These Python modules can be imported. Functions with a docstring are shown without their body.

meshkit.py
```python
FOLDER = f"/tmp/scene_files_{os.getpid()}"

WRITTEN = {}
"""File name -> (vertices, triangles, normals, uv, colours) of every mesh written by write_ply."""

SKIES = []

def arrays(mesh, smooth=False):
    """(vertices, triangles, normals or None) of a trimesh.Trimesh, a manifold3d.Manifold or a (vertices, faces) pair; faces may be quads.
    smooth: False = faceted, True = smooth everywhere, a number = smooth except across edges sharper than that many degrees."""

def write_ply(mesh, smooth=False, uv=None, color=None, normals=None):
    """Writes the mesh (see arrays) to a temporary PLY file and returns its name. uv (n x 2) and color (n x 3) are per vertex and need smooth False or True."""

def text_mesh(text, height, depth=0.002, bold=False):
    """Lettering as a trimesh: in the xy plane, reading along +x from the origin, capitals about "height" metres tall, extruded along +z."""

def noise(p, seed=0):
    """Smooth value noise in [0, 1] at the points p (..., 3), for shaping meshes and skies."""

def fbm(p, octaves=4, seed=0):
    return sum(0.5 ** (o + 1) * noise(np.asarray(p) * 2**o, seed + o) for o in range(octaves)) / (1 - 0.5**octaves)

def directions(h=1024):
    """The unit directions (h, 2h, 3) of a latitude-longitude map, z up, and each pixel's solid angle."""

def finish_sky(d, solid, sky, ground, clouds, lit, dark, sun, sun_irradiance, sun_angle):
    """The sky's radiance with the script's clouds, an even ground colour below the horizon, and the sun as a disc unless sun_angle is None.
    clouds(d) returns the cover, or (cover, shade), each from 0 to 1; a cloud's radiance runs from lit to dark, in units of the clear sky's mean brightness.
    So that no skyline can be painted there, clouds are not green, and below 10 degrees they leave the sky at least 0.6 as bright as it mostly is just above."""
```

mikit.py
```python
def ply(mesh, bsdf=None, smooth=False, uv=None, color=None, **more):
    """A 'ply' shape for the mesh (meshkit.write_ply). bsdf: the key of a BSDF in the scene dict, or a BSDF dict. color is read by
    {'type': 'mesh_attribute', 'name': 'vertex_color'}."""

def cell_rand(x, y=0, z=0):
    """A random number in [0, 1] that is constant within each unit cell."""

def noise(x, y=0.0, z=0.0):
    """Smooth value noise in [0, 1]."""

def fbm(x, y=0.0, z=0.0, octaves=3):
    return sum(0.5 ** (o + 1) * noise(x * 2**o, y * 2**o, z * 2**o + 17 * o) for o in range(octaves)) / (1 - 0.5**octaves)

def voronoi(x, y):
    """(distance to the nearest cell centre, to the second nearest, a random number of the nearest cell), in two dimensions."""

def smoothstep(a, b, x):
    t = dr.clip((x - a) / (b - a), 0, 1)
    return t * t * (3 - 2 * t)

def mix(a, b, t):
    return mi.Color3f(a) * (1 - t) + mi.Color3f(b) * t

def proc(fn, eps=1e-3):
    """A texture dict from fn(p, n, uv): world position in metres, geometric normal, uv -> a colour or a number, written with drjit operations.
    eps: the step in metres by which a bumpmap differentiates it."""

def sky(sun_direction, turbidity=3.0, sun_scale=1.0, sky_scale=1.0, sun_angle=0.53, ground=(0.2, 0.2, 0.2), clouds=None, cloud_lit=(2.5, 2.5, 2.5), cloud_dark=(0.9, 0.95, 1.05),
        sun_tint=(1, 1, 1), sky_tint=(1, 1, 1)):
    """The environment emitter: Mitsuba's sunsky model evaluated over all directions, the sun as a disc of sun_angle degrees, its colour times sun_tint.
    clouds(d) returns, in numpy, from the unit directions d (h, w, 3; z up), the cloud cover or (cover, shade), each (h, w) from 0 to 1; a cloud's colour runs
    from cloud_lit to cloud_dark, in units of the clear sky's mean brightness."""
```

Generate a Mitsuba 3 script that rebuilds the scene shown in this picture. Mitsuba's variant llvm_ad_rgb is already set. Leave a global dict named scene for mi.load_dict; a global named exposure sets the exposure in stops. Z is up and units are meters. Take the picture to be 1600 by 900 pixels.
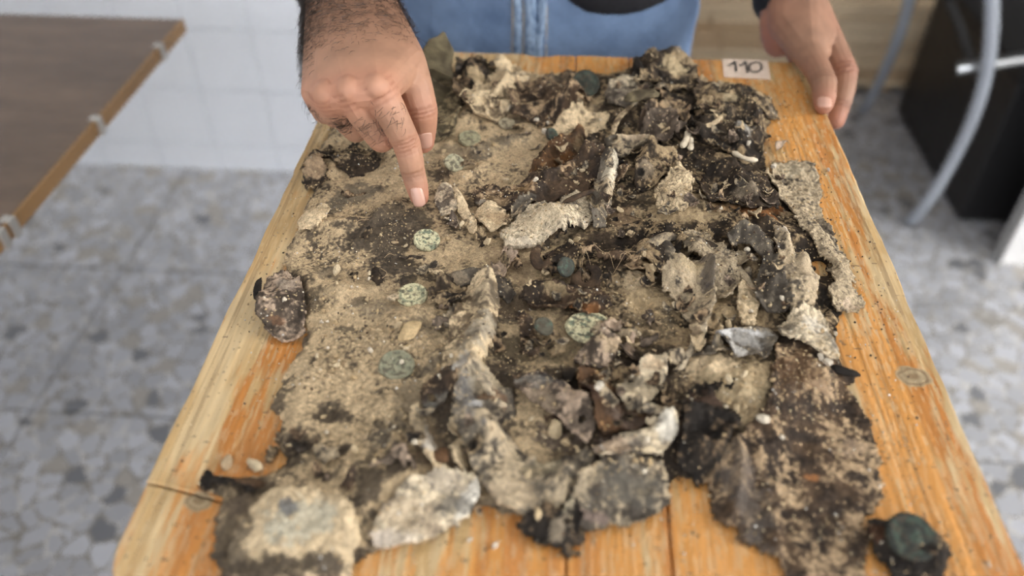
import math, random
import numpy as np, trimesh, mitsuba as mi, mikit, meshkit, drjit as dr
import manifold3d as m3
import shapely
from scipy import ndimage
from scipy.spatial import cKDTree
from mikit import ply, proc, noise, fbm, voronoi, cell_rand, smoothstep, mix
T = mi.ScalarTransform4f
scene, labels = {}, {}

# ------------------------------------------------------------------ camera (28 mm lens, held over the near end of the board, looking down)
F = 1277.0
PITCH, YAW = math.radians(41.955), math.radians(3.831)
CAM = np.array([0, 0, 1.164]); ZB = 0.820                     # eye height, height of the board's top
HEAD = np.array([-math.sin(YAW), math.cos(YAW), 0]); RIGHT = np.array([math.cos(YAW), math.sin(YAW), 0])
FWD = math.cos(PITCH) * HEAD - np.array([0, 0, math.sin(PITCH)]); UP = math.sin(PITCH) * HEAD + np.array([0, 0, math.cos(PITCH)])
scene['camera'] = {'type': 'thinlens', 'fov': math.degrees(2 * math.atan(800 / F)), 'fov_axis': 'x', 'aperture_radius': 0.0040, 'focus_distance': 0.535,
                   'near_clip': 0.01, 'far_clip': 50.0, 'to_world': T().look_at(origin=CAM.tolist(), target=(CAM + FWD).tolist(), up=UP.tolist())}
exposure = -0.52

# ------------------------------------------------------------------ daylight: tall frosted windows in the right and rear walls, and two added ceiling lamps as fill
WIN_R, WIN_B, FILL = 19.0, 5.0, 3.6


# ------------------------------------------------------------------ measuring: a pixel of the photograph on a level plane / at a depth
def ray(x, y): return (x - 800) / F * RIGHT + FWD - (y - 450) / F * UP
def P(x, y, h=0.0):                                          # h: millimetres above the board
    d = ray(x, y); return CAM + d * ((ZB + h / 1000 - CAM[2]) / d[2])
def G(x, y):
    d = ray(x, y); return CAM + d * (-CAM[2] / d[2])
def U(x, y, d): return CAM + ray(x, y) * d
def PP(pts, h): return np.array([P(x, y, h) for x, y in pts])


# ------------------------------------------------------------------ helpers
def lab(key, text=None, cat=None, group=None, kind=None):
    labels[key] = {k: v for k, v in (('label', text), ('category', cat), ('group', group), ('kind', kind)) if v}
def put(key, mesh, bsdf, smooth=False, **kw):
    scene[key] = ply(mesh, bsdf, smooth, **kw); return key
_used = {}
def numbered(key):
    n = _used.get(key, 0); _used[key] = n + 1
    return key if n == 0 else f'{key}_{n:03d}'
def box(x0, x1, y0, y1, z0, z1, bev=0.0):
    if bev <= 0:
        b = trimesh.creation.box((x1 - x0, y1 - y0, z1 - z0)); b.apply_translation([(x0 + x1) / 2, (y0 + y1) / 2, (z0 + z1) / 2]); return b
    pts = []
    for x in (x0, x1):
        for y in (y0, y1):
            for z in (z0, z1):
                sx, sy, sz = (1 if x == x0 else -1), (1 if y == y0 else -1), (1 if z == z0 else -1)
                pts += [(x, y + sy * bev, z + sz * bev), (x + sx * bev, y, z + sz * bev), (x + sx * bev, y + sy * bev, z)]
    return trimesh.convex.convex_hull(np.array(pts))
def spline(pts, step):
    """Catmull-Rom through the points (any width of row), resampled at about this step of the first three columns"""
    p = np.asarray(pts, float); p = np.vstack([2 * p[0] - p[1], p, 2 * p[-1] - p[-2]]); out = []
    for a, b, c, d in zip(p, p[1:], p[2:], p[3:]):
        n = max(2, int(np.linalg.norm((c - b)[:3]) / step)); t = np.linspace(0, 1, n, endpoint=False)[:, None]
        out.append(.5 * (2 * b + (c - a) * t + (2 * a - 5 * b + 4 * c - d) * t**2 + (3 * b - a - 3 * c + d) * t**3))
    return np.vstack(out + [p[-2:-1]])
def sweep(path, radius, sides=12, squash=1.0, up=(0, 0, 1), cap=True, prof=None):
    """a tube along the path; radius a number or one per point"""
    p = np.asarray(path, float); r = np.broadcast_to(np.asarray(radius, float), len(p))
    t = np.gradient(p, axis=0); t /= np.linalg.norm(t, axis=1)[:, None] + 1e-12
    u = np.asarray(up, float) - t * (t @ np.asarray(up, float))[:, None]
    u /= np.linalg.norm(u, axis=1)[:, None] + 1e-9; s = np.cross(t, u)
    a = np.arange(sides) / sides * 2 * np.pi
    v = p[:, None] + r[:, None, None] * (np.cos(a)[None, :, None] * s[:, None] + squash * np.sin(a)[None, :, None] * u[:, None])
    n = len(p); i, j = np.meshgrid(np.arange(n - 1), np.arange(sides), indexing='ij'); k = (j + 1) % sides
    f = np.stack([i * sides + j, i * sides + k, (i + 1) * sides + k, (i + 1) * sides + j], -1).reshape(-1, 4)
    f = np.vstack([f[:, [0, 1, 2]], f[:, [0, 2, 3]]]); v = v.reshape(-1, 3)
    if cap:
        c0, c1 = len(v), len(v) + 1; v = np.vstack([v, p[:1], p[-1:]]); j = np.arange(sides); k = (j + 1) % sides
        f = np.vstack([f, np.stack([np.full(sides, c0), k, j], 1), np.stack([np.full(sides, c1), (n - 1) * sides + j, (n - 1) * sides + k], 1)])
    return trimesh.Trimesh(v, f, process=False)
def sphere(c, r, n=16): return m3.Manifold.sphere(float(r), n).translate([float(x) for x in c])
def hull(*cr): return m3.Manifold.batch_hull([sphere(c, r) for c, r in cr])
def chain(*cr): return [hull(a, b) for a, b in zip(cr, cr[1:])]
def union(ms): return m3.Manifold.batch_boolean(ms, m3.OpType.Add)
def to_tm(m):
    k = m.to_mesh(); return trimesh.Trimesh(k.vert_properties[:, :3], k.tri_verts, process=True)
def smoothed(m, edge, it=12, loops=0):
    t = to_tm(m.refine_to_length(edge)); trimesh.smoothing.filter_taubin(t, .5, .53, it)
    return t.subdivide_loop(loops) if loops else t

# two-dimensional noise in [0, 1] from a fixed lattice (fast on large grids); x, y in cells
_lat = np.random.default_rng(7).random((16, 256, 256)).astype(np.float32)
def N2(x, y, seed=0):
    L = _lat[seed % 16]; x = np.asarray(x) + 37.3 * seed; y = np.asarray(y) + 91.7 * seed
    xi, yi = np.floor(x).astype(int), np.floor(y).astype(int); fx, fy = x - xi, y - yi
    fx = fx * fx * (3 - 2 * fx); fy = fy * fy * (3 - 2 * fy); xi &= 255; yi &= 255; xj, yj = (xi + 1) & 255, (yi + 1) & 255
    return (L[xi, yi] * (1 - fx) + L[xj, yi] * fx) * (1 - fy) + (L[xi, yj] * (1 - fx) + L[xj, yj] * fx) * fy
def FB(x, y, seed=0, oct=3):
    a = sum(.5 ** (o + 1) * N2(x * 2**o, y * 2**o, seed + o) for o in range(oct)) / (1 - .5**oct)
    return np.clip(.5 + (a - .5) * 1.5, 0, 1)
def sst(a, b, x):
    t = np.clip((x - a) / (b - a), 0, 1); return t * t * (3 - 2 * t)
def lerp3(a, b, t): return np.asarray(a) * (1 - t[..., None]) + np.asarray(b) * t[..., None]

# ------------------------------------------------------------------ materials
def mat(key, color, rough=.6, spec=.4, **kw):
    c = color if isinstance(color, dict) else {'type': 'rgb', 'value': list(color)}
    scene[key] = {'type': 'twosided', 'bsdf': {'type': 'principled', 'base_color': c, 'roughness': rough, 'specular': spec, **kw}}
def vmat(key, rough, spec, grain, scale, bump=.00025, bscale=900.):
    """own colours of a mesh's pieces (per vertex), darkened by a fine grain, with fine relief"""
    def g(p, n, uv): return grain * smoothstep(.50, .75, noise(p.x * scale, p.y * scale, p.z * scale))
    def b(p, n, uv): return fbm(p.x * bscale, p.y * bscale, p.z * bscale, 2)
    a = {'type': 'principled', 'base_color': {'type': 'mesh_attribute', 'name': 'vertex_color'}, 'roughness': rough, 'specular': spec}
    d = {'type': 'principled', 'base_color': {'type': 'rgb', 'value': [.03, .025, .02]}, 'roughness': rough, 'specular': spec}
    inner = {'type': 'blendbsdf', 'weight': proc(g), 'a': a, 'b': d} if grain else a
    scene[key] = {'type': 'twosided', 'bsdf': {'type': 'bumpmap', 'arbitrary': proc(b, 3e-4), 'scale': bump, 'nested': inner} if bump else inner}

# ================================================================== the room
def floor_col(p, n, uv):
    x, y = p.x + .008 * (noise(p.x * 70, p.y * 70) - .5), p.y + .008 * (noise(p.x * 70 + 9, p.y * 70) - .5)
    a, b, r = voronoi(x * 28, y * 28)
    a2, b2, r2 = voronoi(x * 75 + 5, y * 75)
    stone = mix((.30, .305, .325), (.47, .48, .52), r)
    stone = dr.select(r > .95, mi.Color3f(.16, .165, .18), dr.select(r < .08, mi.Color3f(.33, .31, .285), stone))
    small = dr.select(r2 > .55, mix((.22, .21, .20), (.50, .49, .48), r2), mi.Color3f(.24, .225, .205))
    return mix(small, stone, smoothstep(.08, .16, b - a))
mat('terrazzo', proc(floor_col), .32, .45)
mat('grout', (.16, .145, .125), .8)
mat('white_glaze', (.74, .77, .83), .16, .5)
mat('wall_grout', (.50, .50, .50), .8)
mat('white_paint', (.78, .77, .75), .7)
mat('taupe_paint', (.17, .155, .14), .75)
XW, YW, YR = 0.06, 1.694, 2.62                                # where the white wall ends, the white wall, the recessed wall behind
TX0, TY0, TS = -.9405, .9, .397                               # a joint of the floor tiles, their size

put('floor', box(-2.4, 2.8, -2.2, YR + .1, -.05, -.004), 'grout'); lab('floor', 'grey terrazzo tile floor of the room', kind='structure')
for i in range(-4, 7):
    for j in range(-4, 5):
        x0, y0 = TX0 + i * TS, TY0 + j * TS
        x1, y1 = x0 + TS, y0 + TS
        if x1 > 2.8 or x0 < -2.45 or y0 > YR: continue
        if x0 < XW - .02 and y1 > YW + .02: y1 = min(y1, YW)
        y1 = min(y1, YR)
        if y1 - y0 < .03: continue
        h = .0006 * random.Random(i * 31 + j).random()
        put(numbered('floor__tile'), box(x0 + .0022, x1 - .0022, y0 + .0022, y1 - .0022, -.006, h, .0008), 'terrazzo')

put('wall_back', box(-2.4, XW, YW, YW + .12, 0, 2.7), 'wall_grout'); lab('wall_back', 'white tiled wall behind the person', kind='structure')
for i in range(-15, 2):
    for j in range(0, 9):
        x1, z0 = XW - .006 - (i + 15) * .1505, -.075 + j * .1505
        x0, z1 = x1 - .1485, z0 + .1485
        z0 = max(z0, 0.001)
        put(numbered('wall_back__tile'), box(max(x0, -2.4), x1, YW - .006, YW, z0, z1, .0012), 'white_glaze')
put('wall_end', box(XW, XW + .02, YW - .004, YR + .12, 0, 2.7), 'taupe_paint'); lab('wall_end', 'side of the wall niche', kind='structure')
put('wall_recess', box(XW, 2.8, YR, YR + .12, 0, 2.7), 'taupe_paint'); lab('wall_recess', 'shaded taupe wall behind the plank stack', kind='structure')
put('wall_left', box(-2.52, -2.4, -2.2, YW + .12, 0, 2.7), 'white_paint'); lab('wall_left', 'white wall at the left', kind='structure')
put('ceiling', box(-2.52, 2.92, -2.32, YR + .12, 2.7, 2.8), 'white_paint'); lab('ceiling', 'white ceiling', kind='structure')
mat('pane_base', (.8, .8, .8), .4)
def window_wall(name, win, axis, at, out, a0, a1, b0, b1, z0, z1, power, tint):
    """a wall with a window opening b0..b1 x z0..z1; axis: the wall's long direction"""
    def bx(u0, u1, w0, w1, d0=0.0, d1=.12):
        lo, hi = sorted((at + out * d0, at + out * d1))
        return box(lo, hi, u0, u1, w0, w1) if axis == 'y' else box(u0, u1, lo, hi, w0, w1)
    put(name, trimesh.util.concatenate([bx(a0, b0, 0, 2.7), bx(b1, a1, 0, 2.7), bx(b0, b1, 0, z0), bx(b0, b1, z1, 2.7)]), 'white_paint'); lab(name, 'white wall with a tall window', kind='structure')
    fr = [bx(b0, b0 + .05, z0, z1, .02, .08), bx(b1 - .05, b1, z0, z1, .02, .08), bx(b0 + .05, b1 - .05, z0, z0 + .05, .02, .08), bx(b0 + .05, b1 - .05, z1 - .05, z1, .02, .08), bx((b0 + b1) / 2 - .025, (b0 + b1) / 2 + .025, z0 + .05, z1 - .05, .03, .07)]
    put(win, trimesh.util.concatenate(fr), 'white_paint'); lab(win, 'white framed window', kind='structure')
    put(win + '__pane', bx(b0 + .05, b1 - .05, z0 + .05, z1 - .05, .045, .05), 'pane_base', emitter={'type': 'area', 'radiance': {'type': 'rgb', 'value': [power * c for c in tint]}})
window_wall('wall_right', 'window_1', 'y', 2.8, 1, -2.2, YR + .12, -1.0, 0.9, 1.05, 2.5, WIN_R, (1, .985, .96))
window_wall('wall_rear', 'window_2', 'x', -2.2, -1, -2.52, 2.92, -1.7, .9, 1.0, 2.4, WIN_B, (.94, .98, 1.06))
mat('lamp_metal', (.75, .75, .75), .4)
for k, (lx, ly) in enumerate(((-.2, -.75), (.5, 1.15))):  # unseen lamps, added as overhead fill light
    key = numbered('fill_lamp'); 
    put(key + '__housing', box(lx - .62, lx + .62, ly - .16, ly + .16, 2.66, 2.7, .004), 'lamp_metal')
    put(key + '__diffuser', box(lx - .59, lx + .59, ly - .13, ly + .13, 2.648, 2.66), 'pane_base', emitter={'type': 'area', 'radiance': {'type': 'rgb', 'value': [FILL, FILL * .98, FILL * .95]}})
    lab(key, ('added ceiling fill lamp over the near end of the room', 'added ceiling fill lamp over the plank stack')[k], 'ceiling lamp')

# ================================================================== the wooden board on its stand
BX0, BX1, BY0, BY1 = -.1978, .2200, .158, .7058
def wood_col(p, n, uv):
    w = .004 * (noise(p.x * 18, p.y * 5) - .5)
    g = fbm((p.x + w) * 420, p.y * 9, 1.0, 3)
    g2 = noise((p.x + w) * 150, p.y * 4, 5.0)
    scr = noise(p.x * 700, p.y * 60, 2.0)
    tan, pale, orange, deep = (.47, .315, .145), (.56, .42, .235), (.54, .235, .052), (.43, .155, .026)
    big = fbm(p.x * 20 + 3, p.y * 10, 2.0, 3)
    fine = fbm(p.x * 330, p.y * 38, 7.0, 4)
    side = smoothstep(-.10, .19, p.x) * .07 - .03
    edge = dr.minimum(smoothstep(-.160, -.190, p.x) + smoothstep(.200, .2195, p.x), 1)
    o = smoothstep(.36, .55, .50 * big + .50 * fine + side + .07 * smoothstep(.30, .18, p.y) - .16 * edge - .05 * smoothstep(.30, .45, p.y) * smoothstep(-.08, -.17, p.x))
    c = mix(mix(tan, pale, smoothstep(.35, .7, fbm(p.x * 90, p.y * 20, 4.0, 3))), mix(orange, deep, smoothstep(.45, .85, g2)), .88 * o)
    c = c * (.80 + .30 * g) * (.93 + .14 * scr)
    c = mix(c, (.22, .14, .07), .5 * smoothstep(.62, .74, fbm(p.x * 520, p.y * 7, 9.0, 2)) * smoothstep(.35, .6, g2))
    c = mix(c, (.54, .42, .26), .34 * smoothstep(.55, .72, fbm(p.x * 900, p.y * 140, 3.0, 2)))
    sp = noise(p.x * 420, p.y * 330, 12.0)
    c = mix(c, (.12, .08, .05), .6 * smoothstep(.90, .95, sp))
    for kx, ky, kr in ((*P(1427, 589)[:2], .0085), (*P(310, 783)[:2], .0062)):           # two knots
        d = dr.sqrt(dr.square((p.x - kx) / 1.25) + dr.square(p.y - ky)) / kr + .25 * (noise(p.x * 300, p.y * 300) - .5)
        c = mix(c, mix((.33, .25, .15), (.22, .15, .08), smoothstep(.3, .8, noise(d * 6, 1.0))), smoothstep(1.05, .8, d))
    return c
def wood_bump(p, n, uv): return fbm(p.x * 420, p.y * 9, 1.0, 3) + .5 * fbm(p.x * 300, p.y * 200, p.z * 300, 2)
scene['board_wood'] = {'type': 'twosided', 'bsdf': {'type': 'bumpmap', 'arbitrary': proc(wood_bump, 4e-4), 'scale': .0007,
                       'nested': {'type': 'principled', 'base_color': proc(wood_col), 'roughness': .58, 'specular': .35}}}
mat('stand_wood', proc(lambda p, n, uv: mix((.30, .19, .10), (.42, .28, .15), fbm(p.x * 60, p.y * 60, p.z * 8, 3))), .6)

def board_shape():
    """the worn outline, corners rounded, edges wavy from wear; clockwise polygon"""
    rng = np.random.default_rng(3); R = .034
    o = shapely.box(BX0, BY0, BX1, BY1)
    near = shapely.Point(BX0 + R, BY0 + R).buffer(R, 24).union(shapely.box(BX0 + R, BY0, BX1, BY1)).union(shapely.box(BX0, BY0 + R, BX1, BY1))
    o = near.buffer(-.006).buffer(.006, 12)
    o = o.segmentize(.004); c = np.array(o.exterior.coords)[:-1]
    amp = .0011 * (FB(c[:, 0] * 60 + 3, c[:, 1] * 45, 4, 3) - .5) * 2
    ctr = c.mean(0); d = c - ctr; d /= np.abs(d).max(1)[:, None]
    return shapely.Polygon(c + amp[:, None] * np.sign(d) * (np.abs(d) > .95)).buffer(0)
OUT = board_shape()
notch = shapely.Point(*P(845, 84)[:2]).buffer(.009)                     # a bite out of the far edge
OUT = OUT.difference(shapely.affinity.scale(notch, 1.6, .55))
def plank_mesh(poly, t=.022, bev=.0013):
    top = ZB
    lay = [(top - t, -bev), (top - t + bev, 0), (top - bev, 0), (top - bev * .3, -bev * .35), (top, -bev)]
    c = poly.simplify(.0002).exterior
    n = int(c.length / .003); base = np.array([c.interpolate(i / n, normalized=True).coords[0] for i in range(n)])
    tang = np.roll(base, -1, 0) - np.roll(base, 1, 0); tang /= np.linalg.norm(tang, axis=1)[:, None]
    inward = np.stack([-tang[:, 1], tang[:, 0]], 1)
    if not c.is_ccw: inward = -inward
    v = np.vstack([np.column_stack([base - inward * off, np.full(n, z)]) for z, off in lay]); f = []
    i = np.arange(n); j = (i + 1) % n
    for k in range(len(lay) - 1):
        a, b = k * n, (k + 1) * n
        f += [np.stack([a + i, a + j, b + j], 1), np.stack([a + i, b + j, b + i], 1)]
    tv, tf = trimesh.creation.triangulate_polygon(shapely.Polygon(v[-n:, :2]), engine='earcut')
    m = [trimesh.Trimesh(v, np.vstack(f), process=False), trimesh.Trimesh(np.column_stack([tv, np.full(len(tv), lay[-1][0])]), tf, process=False),
         trimesh.Trimesh(np.column_stack([tv, np.full(len(tv), lay[0][0])]), tf[:, ::-1], process=False)]
    m = trimesh.util.concatenate(m); m.merge_vertices(); m.fix_normals(); return m
seam = P(884, 880)[0]; seam2 = P(1042, 790)[0]
corner = shapely.Polygon([P(200, 748)[:2], P(262, 762)[:2], P(330, 780)[:2], P(378, 792)[:2], P(400, 905)[:2], P(400, 1000)[:2], (-.3, .1), (-.3, .2255)])
crack = shapely.LineString([P(x, y)[:2] for x, y in ((1338, 570), (1352, 590), (1368, 625), (1382, 662), (1392, 688))]).buffer(.0006)
G_ = .0003
parts = [(OUT.intersection(shapely.box(-1, 0, seam - G_, 1)).difference(corner.buffer(.0004)), None),
         (OUT.intersection(shapely.box(seam + G_, 0, seam2 - G_, 1)), None),
         (OUT.intersection(shapely.box(seam2 + G_, 0, 1, 1)).difference(crack), None),
         (OUT.intersection(corner).buffer(-.0003), 'rounded corner piece set in beside a seam')]
for poly, text in parts:
    if poly.geom_type != 'Polygon': poly = max(poly.geoms, key=lambda g: g.area)
    k = put(numbered('work_board__plank'), plank_mesh(poly), 'board_wood', 35)
    if text: lab(k, text)
lab('work_board', 'worn orange varnished wooden board on which the textile find lies', 'board')
# the hidden stand under it
ZT = ZB - .022
for sx in (-.125, .13):
    put(numbered('trestle__rail'), box(sx - .015, sx + .015, .24, .62, ZT - .05, ZT, .002), 'stand_wood')
    for sy in (.26, .60):
        put(numbered('trestle__leg'), box(sx - .017, sx + .017, sy - .017, sy + .017, 0.001, ZT - .05, .002), 'stand_wood')
for sy in (.26, .60):
    put(numbered('trestle__stretcher'), box(-.108, .113, sy - .012, sy + .012, .30, .34, .002), 'stand_wood')
lab('trestle', 'brown wooden stand hidden under the work board', 'stand')

# paper label 110
def paper():
    q = np.array([P(1128, 92), P(1199, 96), P(1204, 125), P(1131, 121)]); b = q - [0, 0, 0]; lo = b.copy(); hi = b + [0, 0, .0006]
    hi[1] += [0, 0, .0004]
    v = np.vstack([lo + [0, 0, .00005], hi]); f = [[4, 5, 6], [4, 6, 7], [0, 2, 1], [0, 3, 2]]
    for i in range(4): j = (i + 1) % 4; f += [[i, j, 4 + j], [i, 4 + j, 4 + i]]
    m = trimesh.Trimesh(v, f, process=False); m.fix_normals(); return m
mat('paper', (.62, .50, .41), .8); mat('ink', (.02, .02, .022), .5)
put('number_label__paper', paper(), 'paper')
def stroke(pts, w=.00105):
    p = np.array([P(x, y) for x, y in pts]); p = spline(p, .0008); p[:, 2] = ZB + .00085; return sweep(p, w, 8, .45)
for s in ([(1138, 104), (1144, 101), (1148, 98), (1149, 105), (1150, 113)], [(1155, 104), (1161, 101), (1164.5, 98), (1166, 106), (1168, 115)],
          [(1187, 99), (1177, 99.5), (1170.5, 104), (1172, 111), (1180, 114), (1188, 110.5), (1189.5, 104), (1184, 99), (1178, 99)]):
    put(numbered('number_label__digit'), stroke(s), 'ink')
lab('number_label', 'pinkish paper label with handwritten number 110 at the far right corner', 'label')

# ================================================================== the find: a soil-caked textile and leather mass
RES = .0008; GX0, GY0 = -.205, .150; NX, NY = 560, 740
GX, GY = np.meshgrid(GX0 + RES * np.arange(NX), GY0 + RES * np.arange(NY), indexing='ij')
Z = np.zeros((NX, NY))                                        # height (m) over the board of whatever lies on top so far
MM = .001
vmat('crust', .92, .12, .36, 2600., .0007, 1100.)
vmat('leather', .84, .15, .42, 2600., .0005, 1100.)
vmat('stone', .9, .15, .30, 2600., .0005, 1000.)
vmat('bone', .6, .3, 0, 1, .0001, 1200.)

_bank = {}
def BK(S, scale, seed, oct=2):
    """FB on the grid window S, cut from one of two stored fields at an offset of its own"""
    k = (scale, oct, seed % 2)
    if k not in _bank: _bank[k] = FB(GX * scale, GY * scale, seed % 2 + 2 * int(scale) % 7, oct).astype(np.float32)
    h, w = S[0].stop - S[0].start, S[1].stop - S[1].start; r = np.random.default_rng(seed * 7 + int(scale))
    i, j = r.integers(0, NX - h + 1), r.integers(0, NY - w + 1)
    b = _bank[k][i:i + h, j:j + w]
    return b[::-1] if seed % 3 == 0 else b
TONE = {  # worn cloth or leather, its deeper tone, what clings to it
    'soil': ((.20, .155, .10), (.10, .078, .055), (.475, .36, .222)),
    'grey': ((.155, .132, .102), (.060, .050, .040), (.42, .335, .225)),
    'tan': ((.24, .18, .115), (.11, .08, .05), (.55, .43, .275)),
    'pale': ((.27, .22, .165), (.12, .10, .08), (.60, .50, .355)),
    'dark': ((.052, .037, .025), (.020, .016, .013), (.30, .22, .13)),
    'brown': ((.090, .058, .036), (.036, .026, .020), (.38, .27, .165)),
    'rust': ((.108, .057, .028), (.045, .027, .016), (.34, .20, .09)),
    'mauve': ((.140, .107, .080), (.062, .047, .036), (.40, .30, .22)),
    'olive': ((.15, .125, .075), (.07, .055, .035), (.34, .27, .16)),
    'black': ((.026, .021, .017), (.012, .010, .009), (.16, .11, .065)),
}
def colour(x, y, rel, tone, soil, seed, S):
    """colour of a piece at the places x, y: its own tone, stained in patches, with soil clinging where it is rough; rel: local relief in mm"""
    a, b, s = (np.array(c) for c in TONE[tone])
    n1, n2, n3, n4 = BK(S, 70, seed, 3), BK(S, 220, seed + 3, 3), BK(S, 700, seed + 6), BK(S, 130, seed + 9, 3)
    c = lerp3(b, a, sst(.25, .75, .6 * n4 + .4 * n2))
    w = sst(.40, .60, .42 * n1 + .33 * n2 + .25 * n3 + (soil - .5) + .06 * np.clip(rel, -1, 1))
    c = lerp3(c, s, w)
    r = np.random.default_rng(seed + 50).random(x.shape)
    c = c * (.72 + .56 * n3)[..., None] * (.86 + .28 * r)[..., None]
    fleck = (r > .974) & (n2 > .42)
    c = np.where(fleck[..., None], np.minimum(s * 1.35, .75), c)
    return np.clip(c, .006, .8)
def seg_dist(x, y, line):
    """distance to the polyline, its signed side (left +), and how far along it (0..1)"""
    best = np.full(x.shape, 9.0); side = np.zeros(x.shape); along = np.zeros(x.shape)
    L = np.concatenate([[0], np.cumsum(np.linalg.norm(np.diff(line, axis=0), axis=1))])
    for k, (p, q) in enumerate(zip(line, line[1:])):
        d = q - p; l2 = d @ d + 1e-12; t = np.clip(((x - p[0]) * d[0] + (y - p[1]) * d[1]) / l2, 0, 1)
        ex, ey = x - p[0] - t * d[0], y - p[1] - t * d[1]; e = np.hypot(ex, ey); m = e < best
        best[m] = e[m]; side[m] = np.sign(d[0] * ey - d[1] * ex)[m]; along[m] = ((L[k] + t * math.sqrt(l2)) / L[-1])[m]
    return best, side, along
def chaikin(p, n=2):
    for _ in range(n):
        q = np.roll(p, -1, 0); p = np.stack([.75 * p + .25 * q, .25 * p + .75 * q], 1).reshape(-1, p.shape[1])
    return p
def signed(poly, x, y):
    inside = shapely.contains_xy(poly, x, y)
    return (ndimage.distance_transform_edt(inside) - ndimage.distance_transform_edt(~inside)) * RES
def pebbles(x, y, size, seed):
    """height 0..1 of a field of rounded lumps of about this size"""
    lo = np.array([x.min() - size * 2, y.min() - size * 2]); hi = np.array([x.max() + size * 2, y.max() + size * 2])
    n = int(np.prod(hi - lo) / size**2) + 4; pts = lo + np.random.default_rng(seed).random((n, 2)) * (hi - lo)
    d = cKDTree(pts).query(np.stack([x.ravel(), y.ravel()], 1), k=2)[0].reshape(x.shape + (2,))
    return np.clip(1 - (d[..., 0] / (size * .62))**2, 0, 1), sst(0, .16 * size, d[..., 1] - d[..., 0])
def bumps(z, x, y, folds, h):
    """folds: (pixel points, width mm, height mm[, sharp side]) — ridges (or troughs) that swell along a line"""
    for fo in folds:
        pts, w, a = fo[0], fo[1] * MM, fo[2] * MM
        line = spline(np.column_stack([PP(pts, h)[:, :2], np.zeros(len(pts))]), .003)[:, :2] if len(pts) > 1 else PP(pts, h)[:, :2]
        if len(line) == 1: d = np.hypot(x - line[0, 0], y - line[0, 1]); s = np.zeros_like(d); al = np.full_like(d, .5)
        else: d, s, al = seg_dist(x, y, line)
        ww = np.where(s * (fo[3] if len(fo) > 3 else 0) > 0, w * .38, w)
        z = z + a * np.exp(-(d / ww)**2) * (1 - .5 * (2 * al - 1)**4) * (.75 + .5 * N2(x * 120, y * 120, 5))
    return z
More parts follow.
